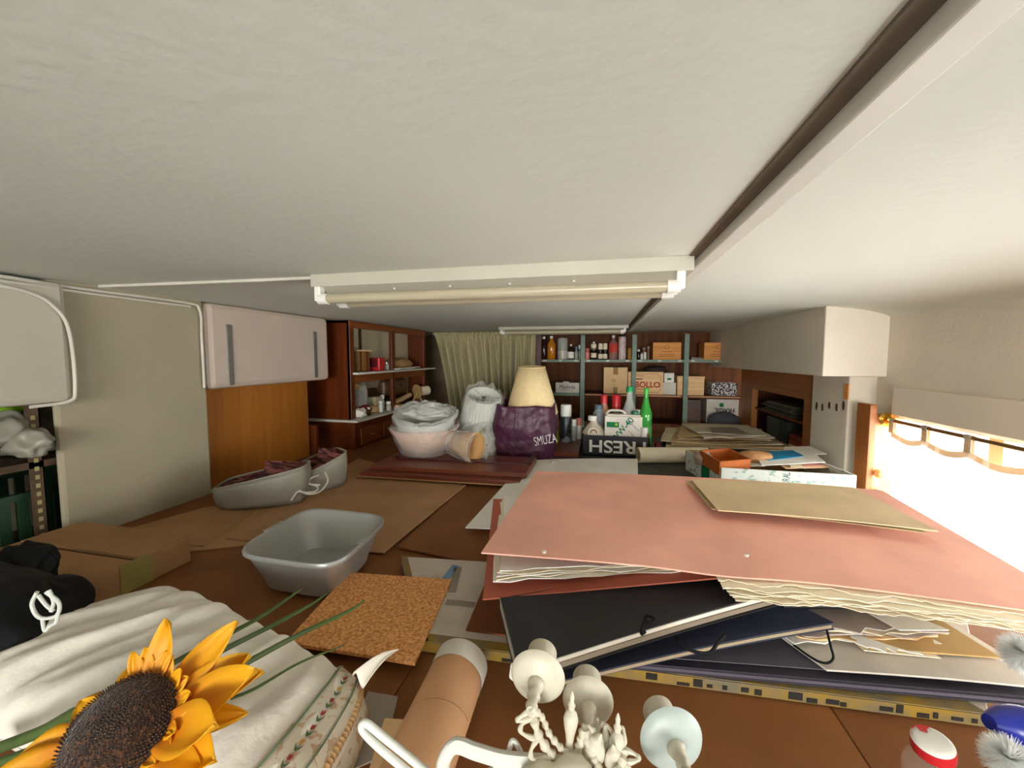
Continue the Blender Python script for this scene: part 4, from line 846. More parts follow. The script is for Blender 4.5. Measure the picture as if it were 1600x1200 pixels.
shade((x + .04, YB0 + .19, z + h * .83), (.0, -.05, 1), .184, .095, .32, shade_c, 'big beige cone lampshade standing in the purple bag')
# green sheet crate with bottles
x0, _, z_, _ = fitY(908, 1012, 680, 713, 2.62); YC = K(960, 713, kt - .007).y; yd = YC - 2.55; a = PY(909, 712, YC); b_ = PY(1014, 716, YC)
cz = T + .007; X0, X1 = a.x, b_.x; YC0, YC1 = YC, YC + .38
t = thing('black_fruit_crate', ((X0 + X1) / 2, YC + .18, cz), 'black cardboard crate with upside-down word FRESH full of bottles', 'crate')
bc = M('black_printed_card', '#131214', .5); wallk = .145
box1('bottom', (X0, YC0, cz), (X1, YC1, cz + .006), bc, t); box1('front_wall', (X0, YC0, cz), (X1, YC0 + .006, cz + wallk), bc, t); box1('rear_wall', (X0, YC1 - .006, cz), (X1, YC1, cz + wallk), bc, t)
box1('side_wall', (X0, YC0, cz), (X0 + .006, YC1, cz + wallk), bc, t); box1('side_wall', (X1 - .006, YC0, cz), (X1, YC1, cz + wallk + .02), bc, t); box1('rim', (X1 - .012, YC0 + .01, cz + wallk), (X1 + .001, YC1, cz + wallk + .022), card, t)
txt('FRESH', .125, frame(((X0 + X1) / 2 + .015, YC0 - .0005, cz + wallk * .5), (-1, 0, 0), (0, -1, 0)), inkwh, t, sx=1.18, bold=.0022)
txt('FRESH', .09, frame((X1 + .0005, (YC0 + YC1) / 2 + .02, cz + wallk * .55), (0, -1, 0), (1, 0, 0)), inkwh, t, sx=.9, bold=.0015)
def cbot(name, px0, px1, yt, yb, Y, mat, capm, label, cat='bottle', **kw):
    Y += yd; X, W2, z0, h = fitY(px0, px1, yt, yb, Y); return canister(name, X, Y, cz + .007, W2 / 2, h + (z0 - cz - .007), mat, capm, label, cat, **kw)
cbot('bottle', 969, 996, 604, 690, 2.72, clearglass, greenp, 'clear plastic bottle with green cap in the FRESH crate', neck=(.36, .52), capr=.42, caph=.08)
cbot('bottle', 998, 1018, 606, 690, 2.66, greenglass, M('light_green_cap', '#3fae3a', .35), 'green plastic bottle at the right of the FRESH crate', neck=(.36, .55), capr=.4, caph=.09, band=M('faint_label', '#4b9a4c', .4), bandz=(.25, .42))
cbot('bottle', 932, 954, 617, 690, 2.84, M('tan_liquid', '#c08c70', .2), redp, 'tan bottle with red cap at the back of the FRESH crate', neck=(.45, .58), capr=.48, caph=.16)
cbot('spray_bottle', 952, 972, 617, 690, 2.84, clearglass, redp, 'bottle with red trigger head behind the white canister', neck=(.4, .45), capr=.7, caph=.28)
cbot('bottle', 926, 944, 632, 690, 2.80, M('grey_blue_bottle', '#8d949a', .4), greycap, 'grey bottle with slate blue cap between jug and white canister', capr=.72, caph=.1, neck=(.7, .8))
cbot('bottle', 990, 1000, 640, 700, 2.86, clearglass, whitep, 'small clear bottle behind the green bottle', neck=(.5, .5))
cbot('jar', 1000, 1012, 668, 700, 2.60, whitep, whitep, 'white jar at the foot of the green bottle', 'jar')
# white round jug
X, W2, z0, h = fitY(911, 944, 650, 690, (2.62 + yd))
t = thing('round_jug', (X, (2.64 + yd), cz), 'off-white plastic jug with round embossed badge at the left of the FRESH crate', 'jug')
ivory = M('ivory_plastic', '#cfc5b0', .45, .1, 10, bump=.3, bscale=30)
MB().lathe([(W2 * .3, .0), (W2 * .46, .02), (W2 * .56, .10), (W2 * .56, .14), (W2 * .35, .19), (W2 * .19, .215), (W2 * .17, .235)], Matrix.Translation((X, (2.66 + yd), cz + .007)), 24).build('body', ivory, t, smooth=True)
MB().lathe([(W2 * .22, .0), (W2 * .22, .03), (W2 * .2, .034)], Matrix.Translation((X - .01, (2.66 + yd), cz + .238)), 20).build('cap', whitep, t, smooth=True)
m = axisM((X + .0, (2.592 + yd), cz + .155), (0, -1, .1)); MB().lathe([(.0, .008), (.036, .008), (.039, .012), (.043, .012), (.044, .0)], m, 24).build('badge', ivory, t, smooth=True); MB().lathe([(.018, .0095), (.024, .0105), (.026, .0085)], m, 20, (False, False)).build('badge_ring', inkbr, t)
# white canister
t = thing('oil_canister', PY(973, 685, (2.60 + yd)), 'white rectangular canister with green label and slanted green lettering beside the green bottle', 'canister')
A = PY(945, 650, (2.60 + yd)); B = PY(1004, 655, (2.60 + yd))
b = MB(); zt = A.z; b.box((A.x, (2.60 + yd), cz + .007), (B.x, (2.70 + yd), zt)); b.box((A.x + .01, (2.61 + yd), zt), (B.x - .01, (2.69 + yd), zt + .012)); b.build('body', M('canister_white', '#ddd6c8', .45), t, bevel=.008)
MB().lathe([(.026, 0), (.026, .022), (.022, .025)], Matrix.Translation((B.x - .05, (2.645 + yd), zt + .012)), 18).build('cap', M('dark_green_cap', '#1f6a4c', .4), t, smooth=True)
MB().lathe([(.030, 0), (.030, .006)], Matrix.Translation((B.x - .05, (2.645 + yd), zt + .006)), 18).build('cap_collar', whitep, t, smooth=True)
MB().tube(bez([(A.x + .01, (2.65 + yd), zt + .01), (A.x + .04, (2.65 + yd), zt + .035), (A.x + .12, (2.65 + yd), zt + .035), (A.x + .15, (2.65 + yd), zt + .01)], 5), .008, 8).build('handle', M('canister_white', '#ddd6c8'), t, smooth=True)
a1 = PY(948, 659, (2.60 + yd)); a2 = PY(967, 668, (2.60 + yd)); box1('green_label', (a1.x, (2.5985 + yd), a2.z), (a2.x, (2.5995 + yd), a1.z), inkgr, t); c = PY(963, 661, (2.6 + yd)); box1('emblem', (c.x - .008, (2.598 + yd), c.z - .02), (c.x + .008, (2.5985 + yd), c.z), M('yellow_green', '#b9c832'), t)
c = PY(973, 665, (2.60 + yd)); txt('WW-40', .062, frame((c.x, (2.5995 + yd), c.z - .03), (.62, 0, .78), (0, -1, 0)), M('dark_green_ink', '#15735a'), t, bold=.001)
for i in range(5):
    c = PY(985 + (i % 3) * 5, 660 + i * 5.5, (2.6 + yd)); txt('====', .02, frame((c.x, (2.5995 + yd), c.z), (.75, 0, -.6), (0, -1, 0)), inkdk, t, name='small_print')
# cans left of the crate
def tcan(name, px0, px1, yt, yb, Y, mat, capm, label, cat='can', zb=T, **kw):
    Y += yd; X, W2, z0, h = fitY(px0, px1, yt, yb, Y); return canister(name, X, Y, zb, W2 / 2, z0 + h - zb, mat, capm, label, cat, **kw)
tcan('spray_can', 875, 893, 632, 688, 2.80, M('dark_can_print', '#2a2a30', .35, scale=9, second='#8a9098', thr=(.5, .56)), whitep, 'black and silver spray can with white cap next to the purple bag', zb=T + .045, caph=.3, capr=.95)
tcan('bottle', 852, 872, 640, 690, 2.72, lime, clearglass, 'bottle with lime green label behind the purple bag', 'bottle', zb=T + .045, neck=(.6, .8), caph=.1)
tcan('jar', 892, 901, 655, 690, 2.86, clearglass, whitep, 'little clear jar with white cap right of the spray can', 'jar', zb=T + .045, caph=.3)
tcan('jar', 900, 909, 653, 690, 2.93, whitep, M('salmon_cap', '#d08070'), 'little jar with salmon lid against the first green upright', 'jar', zb=T + .045, caph=.35)
tag(box1('wooden_block', (PY(858, 700, 2.8).x, 2.80, T + .007), (PY(905, 700, 2.9).x, 3.3, T + .044), redwood), 'mahogany block under the spray can and bottle', 'block')
crumple('crumpled_paper', (PY(866, 712, 2.45).x, 2.45, T + .035), (.05, .05, .035), film2, 'small crumpled clear plastic right of the purple bag', 'plastic wrap', .4, 31)
tag(box1('cardboard_tab', (PY(1020, 700, 2.8).x + .03, 2.85, T + .007), (PY(1020, 700, 2.8).x + .05, 2.95, T + .12), M('dark_red_card', '#7c2530')), 'dark red carton between FRESH crate and the paper pile', 'box')
# cream roll
a = K(997, 711, kt - .057); b_ = K(1104, 711, kt - .057)
t = thing('paper_roll', a, 'thick cream paper roll lying on the black sheet', 'roll')
dr = (b_ - a).normalized(); m = axisM(a, dr); Lr = (b_ - a).length
MB().lathe([(.044, 0), (.052, 0), (.052, Lr), (.044, Lr)], m, 32, (False, False)).build('sheet', paper, t, smooth=True); MB().lathe([(.02, .002), (.043, .002), (.043, Lr - .002), (.02, Lr - .002)], m, 24).build('inner_turns', M('cream_dark', '#b8a988'), t, smooth=True)
MB().slab(a + dr * (Lr * .72) + up * .053, a + dr * Lr * .98 + up * .053, a + dr * Lr * .98 + up * .049 + Vector((-dr.y, dr.x, 0)) * .02, a + dr * Lr * .72 + up * .049 + Vector((-dr.y, dr.x, 0)) * .02, .001).build('loose_edge', paper, t)
# paper pile on the right
zz = kt - .008; G2 = 'papers in the pile before the recess'
pl = [((1040, 700), (1238, 702), (1180, 676), (1042, 677), '#efe2c4'), ((1046, 696), (1240, 698), (1176, 672), (1044, 674), '#dcc092'), ((1034, 690), (1222, 694), (1150, 668), (1040, 668), '#f5ead0'), ((1050, 688), (1200, 692), (1190, 670), (1060, 666), '#cfb286'),
      ((1060, 684), (1205, 688), (1170, 666), (1070, 662), '#f0deb8'), ((1058, 680), (1150, 684), (1165, 664), (1066, 660), '#e2c898'), ((1100, 684), (1212, 683), (1180, 668), (1085, 667), '#f8e6d4'), ((1088, 676), (1196, 680), (1168, 664), (1066, 663), '#e8e4c8')]
ln = ['lowest, cream', 'second from below, tan', 'third from below, pale cream', 'fourth from below, brown', 'fourth from the top, beige', 'third from the top, tan', 'second from the top, pinkish', 'topmost, with a faint printed picture']
for i, (a, b_, c, d, h_) in enumerate(pl):
    s = slabK('paper_sheet', [a, b_, c, d], zz - .012 * (i + 1), .007, M('aged_paper_%d' % i, h_, .85), 'aged sheet in the pile before the recess, ' + ln[i], 'paper', 8, 3, lambda u, v, i=i: .006 * math.sin(u * 5 + i) * (1 - v), .08); s['group'] = G2
a, b_, c, d = [K(x, y, zz - .111) for x, y in ((1112, 676), (1170, 678), (1150, 668), (1108, 667))]
MB().slab(a, b_, c, d, .001).build('faint_print', M('faint_print_ink', '#8f8d7c', .8, scale=30, second='#b9a59a'), s)
# printed carton with cards
A = K(1133, 747, kt - .0); B = PY(1338, 762, A.y + .0)
A = Vector((K(1125, 745, kt).x, 2.26, T + .007)); H1 = .125
x0 = PY(1127, 740, 2.26).x; x1 = PY(1339, 740, 2.26).x
t = thing('printed_tray', ((x0 + x1) / 2, 2.5, T + .007), 'white carton tray printed with grey-green leaves, full of cards', 'tray')
lp = M('leaf_print_card', '#dbe0d8', .7, scale=22, second='#9fb8ac', thr=(.56, .62), stretch=(1, 1, 1.6))
z0 = T + .007; zt = z0 + H1; YA, YB_ = 2.26, 2.66; x1 = min(x1, 1.345)
sk = -.10
def wallp(name, a, b2, mat, th=.006): # wall standing from a to b
    a = Vector(a); b2 = Vector(b2); n2 = Vector((-(b2 - a).y, (b2 - a).x, 0)).normalized() * th
    return MB().add([a, b2, b2 + n2, a + n2, a + up * H1, b2 + up * H1, b2 + n2 + up * H1, a + n2 + up * H1], [(0, 3, 2, 1), (4, 5, 6, 7), (0, 1, 5, 4), (1, 2, 6, 5), (2, 3, 7, 6), (3, 0, 4, 7)]).build(name, mat, t)
q1, q2, q3, q4 = (x0, YA, z0), (x1, YA, z0), (x1 - .05, YB_, z0), (x0 + sk, YB_, z0)
wallp('front_wall', q1, q2, lp); wallp('side_wall', q2, q3, lp); wallp('rear_wall', q3, q4, card); wallp('side_wall', q4, q1, lp)
MB().slab(q1, q2, q3, q4, .003).build('bottom', card, t)
wl = Vector(q4) - Vector(q1); e1 = Vector(q1) + wl * .28 + Vector((-.0015, 0, 0)); e2 = Vector(q1) + wl * .5 + Vector((-.0015, 0, 0))
MB().add([e1, e2, e2 + up * H1, e1 + up * H1], [(0, 1, 2, 3)]).build('green_patch', inkgr, t, solid=.001)
txt('NATURAL', .05, frame(((x0 + x1) / 2 + .0, YA - .0005, z0 + H1 * .5), (0, 0, 1), (0, -1, 0)), M('grey_green_ink', '#4f6b60'), t, sx=.5)
# content
tbx = (x0 + .02, YA + .03)
t2 = thing('wooden_cigar_box', (x0 + .05, YA + .2, zt - .03), 'small open orange wooden box tilted in the printed tray', 'box')
m = frame((x0 + .045, YA + .12, zt - .028), (1, .35, .05), (.05, -.1, 1)); cg = M('cigar_box_wood', '#b8652f', .6, .1, 20)
for a, b_ in (((-.09, -.09, 0), (.09, .09, .006)), ((-.09, -.09, 0), (.09, -.083, .075)), ((-.09, .083, 0), (.09, .09, .075)), ((-.09, -.09, 0), (-.083, .09, .075)), ((.083, -.09, 0), (.09, .09, .075))):
    MB().box(a, b_, m).build('box_wall' if b_[2] > .01 else 'bottom', cg, t2)
crumple('wrapped_ball', (x0 - .045, YA + .19, zt + .0), (.055, .05, .045), M('pinkish_tissue', '#b09a8a', .5, bump=.5, bscale=20), 'crumpled pinkish-grey wrapped bundle beside the orange wooden box', 'bundle', .3, 40)
crumple('tan_ball', (x0 + .25, YA + .26, zt + .01), (.09, .06, .035), M('tan_leather', '#b98a60', .6), 'tan rounded leather piece behind the blue card', 'leather piece', .15, 41)
def card_(px, k, mat, label, name='card', th=.003): return slabK(name, px, k, th, mat, label, 'card')
kk = CAMZ - zt
card_([(1195, 722), (1262, 722), (1246, 712), (1178, 714)], kk + .005, paper_w, 'white card under the blue one in the printed tray')
card_([(1190, 727), (1290, 722), (1270, 706), (1180, 708)], kk - .004, paper_w, 'wide white card carrying the blue card')
card_([(1201, 719), (1256, 712), (1238, 703), (1188, 707)], kk - .009, M('bright_blue_card', '#2390c4', .5), 'bright blue card in the printed tray')
card_([(1225, 712), (1292, 709), (1266, 697), (1225, 698)], kk - .003, paper_w, 'white notched card at the back right of the printed tray')
card_([(1228, 732), (1300, 730), (1280, 720), (1215, 724)], kk + .012, card_l, 'tan envelope right of the wide white card')
card_([(1255, 729), (1292, 728), (1270, 719), (1245, 720)], kk + .008, M('pink_card', '#d09a88'), 'small pink card on the tan envelope')
card_([(1236, 730), (1258, 731), (1250, 722), (1230, 722)], kk + .008, paper, 'small cream card beside the pink one')
card_([(1150, 728), (1196, 728), (1190, 716), (1150, 716)], kk + .02, paper_w, 'white paper under the orange wooden box in the tray')
# ================================================================== FOREGROUND
# cardboard tube
t = thing('cardboard_tube', K(680, 1100, kt), 'thick brown cardboard tube with white end cap on the table', 'tube')
a = K(655, 1190, .655); b_ = K(722, 1030, .655); a.z = b_.z = T + .058; dr = (b_ - a).normalized(); a = a - dr * .25; Lr = (b_ - a).length; m = axisM(a, dr)
MB().lathe([(.0, 0), (.054, 0), (.056, .003), (.056, Lr - .03)], m, 48).build('tube_body', tube_card, t, smooth=True)
MB().lathe([(.0575, Lr - .05), (.0575, Lr - .004), (.054, Lr), (0, Lr)], m, 48, (False, False)).build('end_cap', M('white_cap_paper', '#dad5cb', .7), t, smooth=True)
s_ = MB(); rr_ = .0563
for k in range(30): pass
s_.tube([m @ Vector((rr_ * math.cos(q), rr_ * math.sin(q), Lr * .55 + q * .012)) for q in [k * .2 for k in range(32)]], .0007, 4); s_.build('spiral_seam', M('seam_brown', '#8d6848'), t)
def patchf(u, v):
    q = R(55 + 70 * u + 12 * v); return m @ Vector((.0567 * math.cos(q), .0567 * math.sin(q), Lr * .42 + .10 * v + .01 * math.sin(u * 9)))
MB().surf(patchf, 10, 4).build('paper_label', card_l, t, smooth=True)
# paper pieces beside the tube
slabK('paper_sheet', [(520, 1215), (600, 1180), (622, 1088), (575, 1080)], kt - .004, .003, M('grey_beige_paper', '#a3988a', .8), 'grey-beige folded paper between cushion and cardboard tube', 'paper', 4, 4)
slabK('paper_sheet', [(560, 1260), (640, 1240), (652, 1125), (600, 1122)], kt - .009, .002, card_l, 'tan paper with torn edge beside the cardboard tube', 'paper', 4, 4, edge=.1)
# cushion
t = thing('cushion', K(300, 1100, kt), 'white cotton covered cushion with floral side band at the lower left', 'cushion')
cF, cR_, cN, cL = K(272, 905, .63), K(592, 1066, .63), K(452, 1330, .63), K(-200, 1060, .66)
for q in (cF, cR_, cN, cL): q.z = 0
HC = .125
def cush(u, v, top=True):
    p = (cL * (1 - u) + cN * u) * (1 - v) + (cF * (1 - u) + cR_ * u) * v
    x = 2 * u - 1; y = 2 * v - 1; cc = (cF + cR_ + cN + cL) / 4
    h_ = max(0, (1 - abs(x) ** 5)) ** .4 * max(0, (1 - abs(y) ** 5)) ** .4
    p = cc + (p - cc) * (1 - .08 * (abs(x) * abs(y)) ** 3)
    wr = .006 * math.sin(u * 42 + 2.2 * math.sin(v * 3 + u * 3)) + .004 * math.sin(u * 81 + 3 * v + math.sin(v * 7)) + .012 * noise.noise(Vector((u * 7, v * 1.6, 2)))
    wr += .003 * noise.noise(Vector((u * 40, v * 5, 7)))
    return Vector((p.x, p.y, T + .002 + (HC * (.45 + .55 * h_) + wr * h_ if top else HC * .45 * (1 - h_) * .98)))
m = MB(); m.surf(lambda u, v: cush(u, v), 130, 60); m.build('cover', white_cloth, t, smooth=True)
MB().surf(lambda u, v: cush(u, v, False), 24, 24).build('underside', white_cloth, t, smooth=True)
flor = M('floral_band_cloth', '#ddd3bf', .85, scale=60, second='#c9a98a', thr=(.55, .6))
def band(u, v): # band wrapped round the right edge (u=1 side)
    q = v; w2 = .0
    pe = cush(.985, .02 + .96 * u); pi = cush(.90, .02 + .96 * u); out_ = (cR_ - cF).normalized()
    if q < .5: r = pi.lerp(pe, q * 2); z = max(pi.z, pe.z) + .004 - .012 * q; return Vector((r.x, r.y, z))
    s = (q - .5) * 2; bx = pe + out_ * (.018 * math.sin(s * math.pi)); return Vector((bx.x, bx.y, pe.z + .004 - .012 * .5 - (pe.z - T - .006) * s))
MB().surf(band, 60, 10).build('floral_band', flor, t, smooth=True, solid=.002)
bo = bpy.data.objects['floral_band']
for vv in (.04, .44):
    MB().tube([band(k / 40, vv) + up * .002 for k in range(41)], .0018, 6).build('green_piping', M('dull_green_thread', '#6d7d62', .8), t, smooth=True)
MB().tube([band(k / 60, .52) + up * (.001 + .003 * (k % 2)) for k in range(61)], .006, 8).build('twisted_braid', M('cream_braid', '#cfa978', .85), t, smooth=True)
tul = M('tulip_red', '#9b3f38', .8); lf = M('leaf_green', '#5f7352', .8); yel = M('flower_yellow', '#cfa256', .8)
def flat(pts, c, ex_, ey_, s): return [c + ex_ * (x * s) + ey_ * (y * s) + up * .0035 for x, y in pts]
for k in range(10):
    u = .06 + k * .098; c = band(u, .24); ey_ = (band(u + .02, .24) - band(u, .24)).normalized(); ex_ = ey_.cross(up).normalized()
    MB().add(flat([(-.3, 0), (0, -.1), (.3, 0), (.42, .8), (.15, .5), (0, .9), (-.15, .5), (-.42, .8)], c, ex_, ey_, .011), [tuple(range(8))]).build('embroidered_tulip', yel if k % 4 == 3 else tul, t)
    MB().add(flat([(-.05, -.1), (.05, -.1), (.05, -.6), (.6, -.1), (.35, -.8), (.0, -1.1), (-.35, -.8), (-.6, -.1), (-.05, -.6)], c, ex_, ey_, .012), [tuple(range(9))]).build('embroidered_leaf', lf, t)
# cloth corner tip
def tip(u, v): a = K(560, 1062, .60); b2 = K(622, 1016, .605); c = a.lerp(b2, u); n2 = (b2 - a).cross(up).normalized(); return c + n2 * (.035 * (1 - u) * (v - .5)) + up * (.012 * math.sin(v * 6) * (1 - u) + .01 * math.sin(u * 3))
MB().surf(tip, 10, 8).build('corner_tip', white_cloth, t, smooth=True, solid=.002)
# black bag
t = thing('black_bag', K(40, 980, kt), 'black nylon drawstring bag at the far lower left', 'bag')
c = K(10, 985, .62); 
def blob(name, c, s, seed, amp=.22, ax=(0, 0)):
    return crumple(name, c, s, black_cloth, '', '', amp, seed, parent=t, n=34)
c = K(-60, 990, .62); blob('body', (c.x, c.y, T + .11), (.22, .15, .13), 3, .18)
c = K(70, 950, .62); blob('side_bulge', (c.x, c.y, T + .085), (.10, .08, .09), 9, .16)
c = K(38, 895, .57); blob('gathered_neck', (c.x, c.y, T + .155), (.075, .06, .07), 17, .3)
wc = M('white_toggle_cord', '#cdd0c8', .5)
for pts in ([(58, 925), (50, 945), (62, 965), (88, 962), (92, 942), (72, 925)], [(60, 930), (72, 945), (84, 955)], [(66, 965), (70, 985), (78, 978), (88, 972), (90, 958)], [(76, 922), (84, 940), (80, 955)]):
    MB().tube(bez([D(x, y, .80) for x, y in pts], 5), .0035, 8).build('drawstring', wc, t, smooth=True)
# sunflower
def ptmat(name, rough=.55, spec_trans=.0):
    m_ = bpy.data.materials.new(name); m_.use_nodes = True; nt = m_.node_tree; p = nt.nodes['Principled BSDF']; vc = nt.nodes.new('ShaderNodeVertexColor'); vc.layer_name = 'Col'
    nt.links.new(vc.outputs[0], p.inputs['Base Color']); p.inputs['Roughness'].default_value = rough
    tr = nt.nodes.new('ShaderNodeBsdfTranslucent'); nt.links.new(vc.outputs[0], tr.inputs[0]); mx = nt.nodes.new('ShaderNodeMixShader'); mx.inputs[0].default_value = .25
    nt.links.new(p.outputs[0], mx.inputs[1]); nt.links.new(tr.outputs[0], mx.inputs[2]); nt.links.new(mx.outputs[0], nt.nodes['Material Output'].inputs[0]); return m_
petm = ptmat('sunflower_petal_cloth')
c0 = D(192, 1142, .50)
t = thing('sunflower', c0, 'big artificial sunflower with yellow-orange petals lying over the cushion', 'flower')
nrm = (EYE - c0).normalized() * .75 + CR * -.42 + up * .18; nrm.normalize()
sunM = axisM(c0, nrm)
ux = (CR - nrm * CR.dot(nrm)).normalized(); uy = nrm.cross(ux)
y1, y2, o1 = hexc('#f2b614'), hexc('#e89a12'), hexc('#d95f10')
def petal(ang, L_, W_, lift, curl, r0=.045, twist=0, mat=petm, fold=0.):
    dr = ux * math.cos(ang) + uy * math.sin(ang); sd = nrm.cross(dr); vs = []; cl = []; nu_, nv_ = 6, 9
    m = MB()
    def f(u, v):
        s = (u - .5) * 2; w2 = W_ * (math.sin(min(1, v * 1.18 + .12) * math.pi * .62) ** .8) * (1 - v ** 4) * .9 + .0008
        zz_ = lift * v + curl * v * v + fold * (abs(s) ** 1.6) * (.4 + v)
        return c0 + dr * (r0 + L_ * v) + sd * (s * w2 + twist * v * v) + nrm * (zz_ + .0015 * math.sin(s * 7))
    m.surf(f, nu_, nv_)
    for j in range(nv_ + 1):
        for i in range(nu_ + 1):
            v = j / nv_; s = abs(i / nu_ - .5) * 2; k = min(1, v * 1.7 + .25 * s); k2 = random.uniform(.94, 1.0)
            cl.append(tuple((o1[q] * (1 - k) + (y2[q] * (1 - v) + y1[q] * v) * k) * k2 for q in range(3)))
    m.build('petal', mat, t, smooth=True, colors=cl, solid=.0008)
# main petals by direction towards photo points
def pang(px, py):
    q = D(px, py, .5) - c0; return math.atan2(q.dot(uy), q.dot(ux)), q.length
for (px, py, W_, lift, curl, fold) in ((202, 1008, .020, .01, .03, .012), (277, 982, .026, .005, .02, .006), (325, 1018, .026, -.0, .015, .01), (378, 1052, .032, .02, .03, .012), (362, 1103, .020, -.01, 0, .0), (368, 1150, .034, .03, .02, .014), (362, 1200, .034, .01, .01, .01),
        (350, 1250, .030, 0, .01, .01), (128, 1105, .022, .0, -.01, .0), (70, 1195, .030, .0, -.01, .01), (60, 1250, .03, 0, 0, .01), (110, 1290, .03, 0, 0, .01), (200, 1310, .03, 0, 0, .01), (280, 1300, .03, 0, 0, .01), (160, 1040, .022, -.01, -.005, .005), (345, 1030, .026, -.015, 0, .01)):
    a_, l_ = pang(px, py); petal(a_, max(.05, l_ - .04) * 1.02, W_, lift, curl, .040, fold=fold)
for k in range(15):
    a_ = R(-75 + 13 * k) + random.uniform(-.08, .08); petal(a_, random.uniform(.022, .034), .011, .02, random.uniform(-.012, .01), .052, random.uniform(-.006, .006), fold=.004)
brown = M('sunflower_seed_disc', '#2a1609', .95, scale=220, second='#6b4220', thr=(.5, .72), bump=1, bscale=260, bdist=.004, sheen=.3)
DS = frame(c0, ux, nrm)
MB().lathe([(0.002, .034), (.025, .032), (.045, .024), (.058, .010), (.062, -.004), (.05, -.02), (0.004, -.03)], DS, 48).build('seed_disc', brown, t, smooth=True)
sd_ = MB()
for i in range(1100):
    r = .060 * math.sqrt((i + .5) / 1100); a = i * 2.39996; z = .034 - 6.4 * r * r; p = DS @ Vector((r * math.cos(a), r * math.sin(a), z)); h2 = .004
    q = DS.to_3x3() @ Vector((r * math.cos(a) * 6, r * math.sin(a) * 6, 1)).normalized()
    sd_.add([p + ux * .0011, p - ux * .0006 + uy * .001, p - ux * .0006 - uy * .001, p + q * h2], [(0, 1, 3), (1, 2, 3), (2, 0, 3)])
o = sd_.build('seed_fuzz', brown, t); o['kind'] = 'stuff'
stem = M('green_stem_cloth', '#4c6030', .5, .2, 12)
b0 = c0 - nrm * .03
for k, (pts, rs) in enumerate((([D(-60, 1190, .62), D(60, 1145, .60), D(140, 1108, .57), b0], [.011, .010, .008, .008]), ([D(-60, 1212, .61), D(60, 1168, .60), D(150, 1120, .57), b0], [.008, .009, .006, .006]))):
    n6 = 6; P = bez(pts, n6); MB().tube(P, .0085 - .002 * k, 10).build('stem', stem, t, smooth=True)
def blade(pts, w_):
    P = bez(pts, 8); n2 = len(P) - 1
    def f(u, v):
        i = int(round(v * n2)); p = P[i]; d_ = (P[min(n2, i + 1)] - P[max(0, i - 1)]).normalized(); s = d_.cross((EYE - p).normalized()).normalized(); q = w_ * (1 - (i / n2) ** 3) + .0006
        return p + s * ((u - .5) * 2 * q) + (EYE - p).normalized() * (.002 * (1 - abs(u - .5) * 2))
    MB().surf(f, 4, n2).build('leaf_blade', stem, t, smooth=True, solid=.001)
blade([D(255, 1045, .62), D(300, 1020, .66), D(400, 968, .78), D(450, 935, .86), D(478, 915, .90)], .0035)
blade([D(290, 1050, .60), D(340, 1020, .65), D(430, 975, .75), D(485, 945, .82), D(515, 924, .86)], .0038)
blade([D(330, 1062, .60), D(380, 1038, .62), D(470, 990, .72), D(545, 955, .78), D(571, 937, .80)], .004)
blade([D(360, 1092, .58), D(400, 1075, .60), D(470, 1035, .68), D(538, 1008, .74)], .0013)
# chandelier
t = thing('chandelier', D(930, 1200, .5), 'white chipped metal chandelier with candle cups lying on the table', 'chandelier')
def cup(px, py, d, ax, r, idx, mat=enamel):
    c = D(px, py, d); a = (CR * ax[0] + FH * ax[1] + up * ax[2]).normalized(); m = axisM(c, a)
    dp = MB().lathe([(.006, -.004), (r * .5, .002), (r * .8, .004), (r * .95, .010), (r, .014), (r * .97, .016), (r * .78, .009), (r * .4, .006), (.006, .004)], m, 48).build('drip_pan', mat, t, smooth=True)
    MB().lathe([(.008, .004), (.010, .012), (.013, .024), (.021, .034), (.022, .056), (.024, .060), (.024, .066), (.018, .068), (.0, .064)], m, 32, flute=.0).build('candle_cup', enamel, dp, smooth=True)
    MB().lathe([(.006, -.05), (.009, -.042), (.006, -.034), (.010, -.026), (.008, -.018), (.011, -.010), (.013, -.004), (.012, .0)], m, 20).build('cup_stem', enamel, t, smooth=True)
    return m @ Vector((0, 0, -.05))
e1 = cup(838, 1067, .60, (.22, 1, -.03), .042, 0); e2 = cup(919, 1106, .62, (.16, 1, -.10), .040, 1); e3 = cup(1055, 1167, .56, (.0, 1, -.12), .045, 2, enamel_b)
def arm(pts, r=.0055, scroll=True):
    P = bez(pts, 8); n2 = len(P); rs = [r * (1 + .32 * math.sin(i * 1.7)) for i in range(n2)]; MB().tube(P, rs, 10).build('arm', enamel, t, smooth=True)
    return P
hub = D(890, 1235, .52)
def scrolls(P, side, r=.0035, s=.02):
    for i in range(4, len(P) - 4, 6):
        a = P[i]; b2 = P[min(len(P) - 1, i + 6)]; n2 = (b2 - a).cross((EYE - a).normalized()).normalized() * side
        MB().tube(bez([a, a + n2 * s * .8 + (b2 - a) * .15, a.lerp(b2, .5) + n2 * s, b2 + n2 * s * .35, b2], 5), [r * (1 + .25 * math.sin(k)) for k in range(21)], 8).build('leaf_scroll', enamel, t, smooth=True)
P = arm([e1, D(832, 1112, .56), D(842, 1150, .55), D(866, 1182, .55), D(893, 1196, .54), hub]); scrolls(P, 1, .0032, .022)
P = arm([e1 + up * .004, D(846, 1120, .565), D(858, 1146, .56), D(878, 1170, .55), D(896, 1180, .55), D(905, 1160, .555), D(912, 1138, .56), D(925, 1140, .56), D(938, 1160, .56)], .0042)
P = arm([e2, D(925, 1150, .57), D(945, 1165, .56), D(968, 1165, .55), D(975, 1180, .54), D(960, 1220, .52)]); scrolls(P, -1, .0032, .02)
P = arm([e3, D(1050, 1215, .5), D(1035, 1250, .5), D(980, 1262, .5), hub])
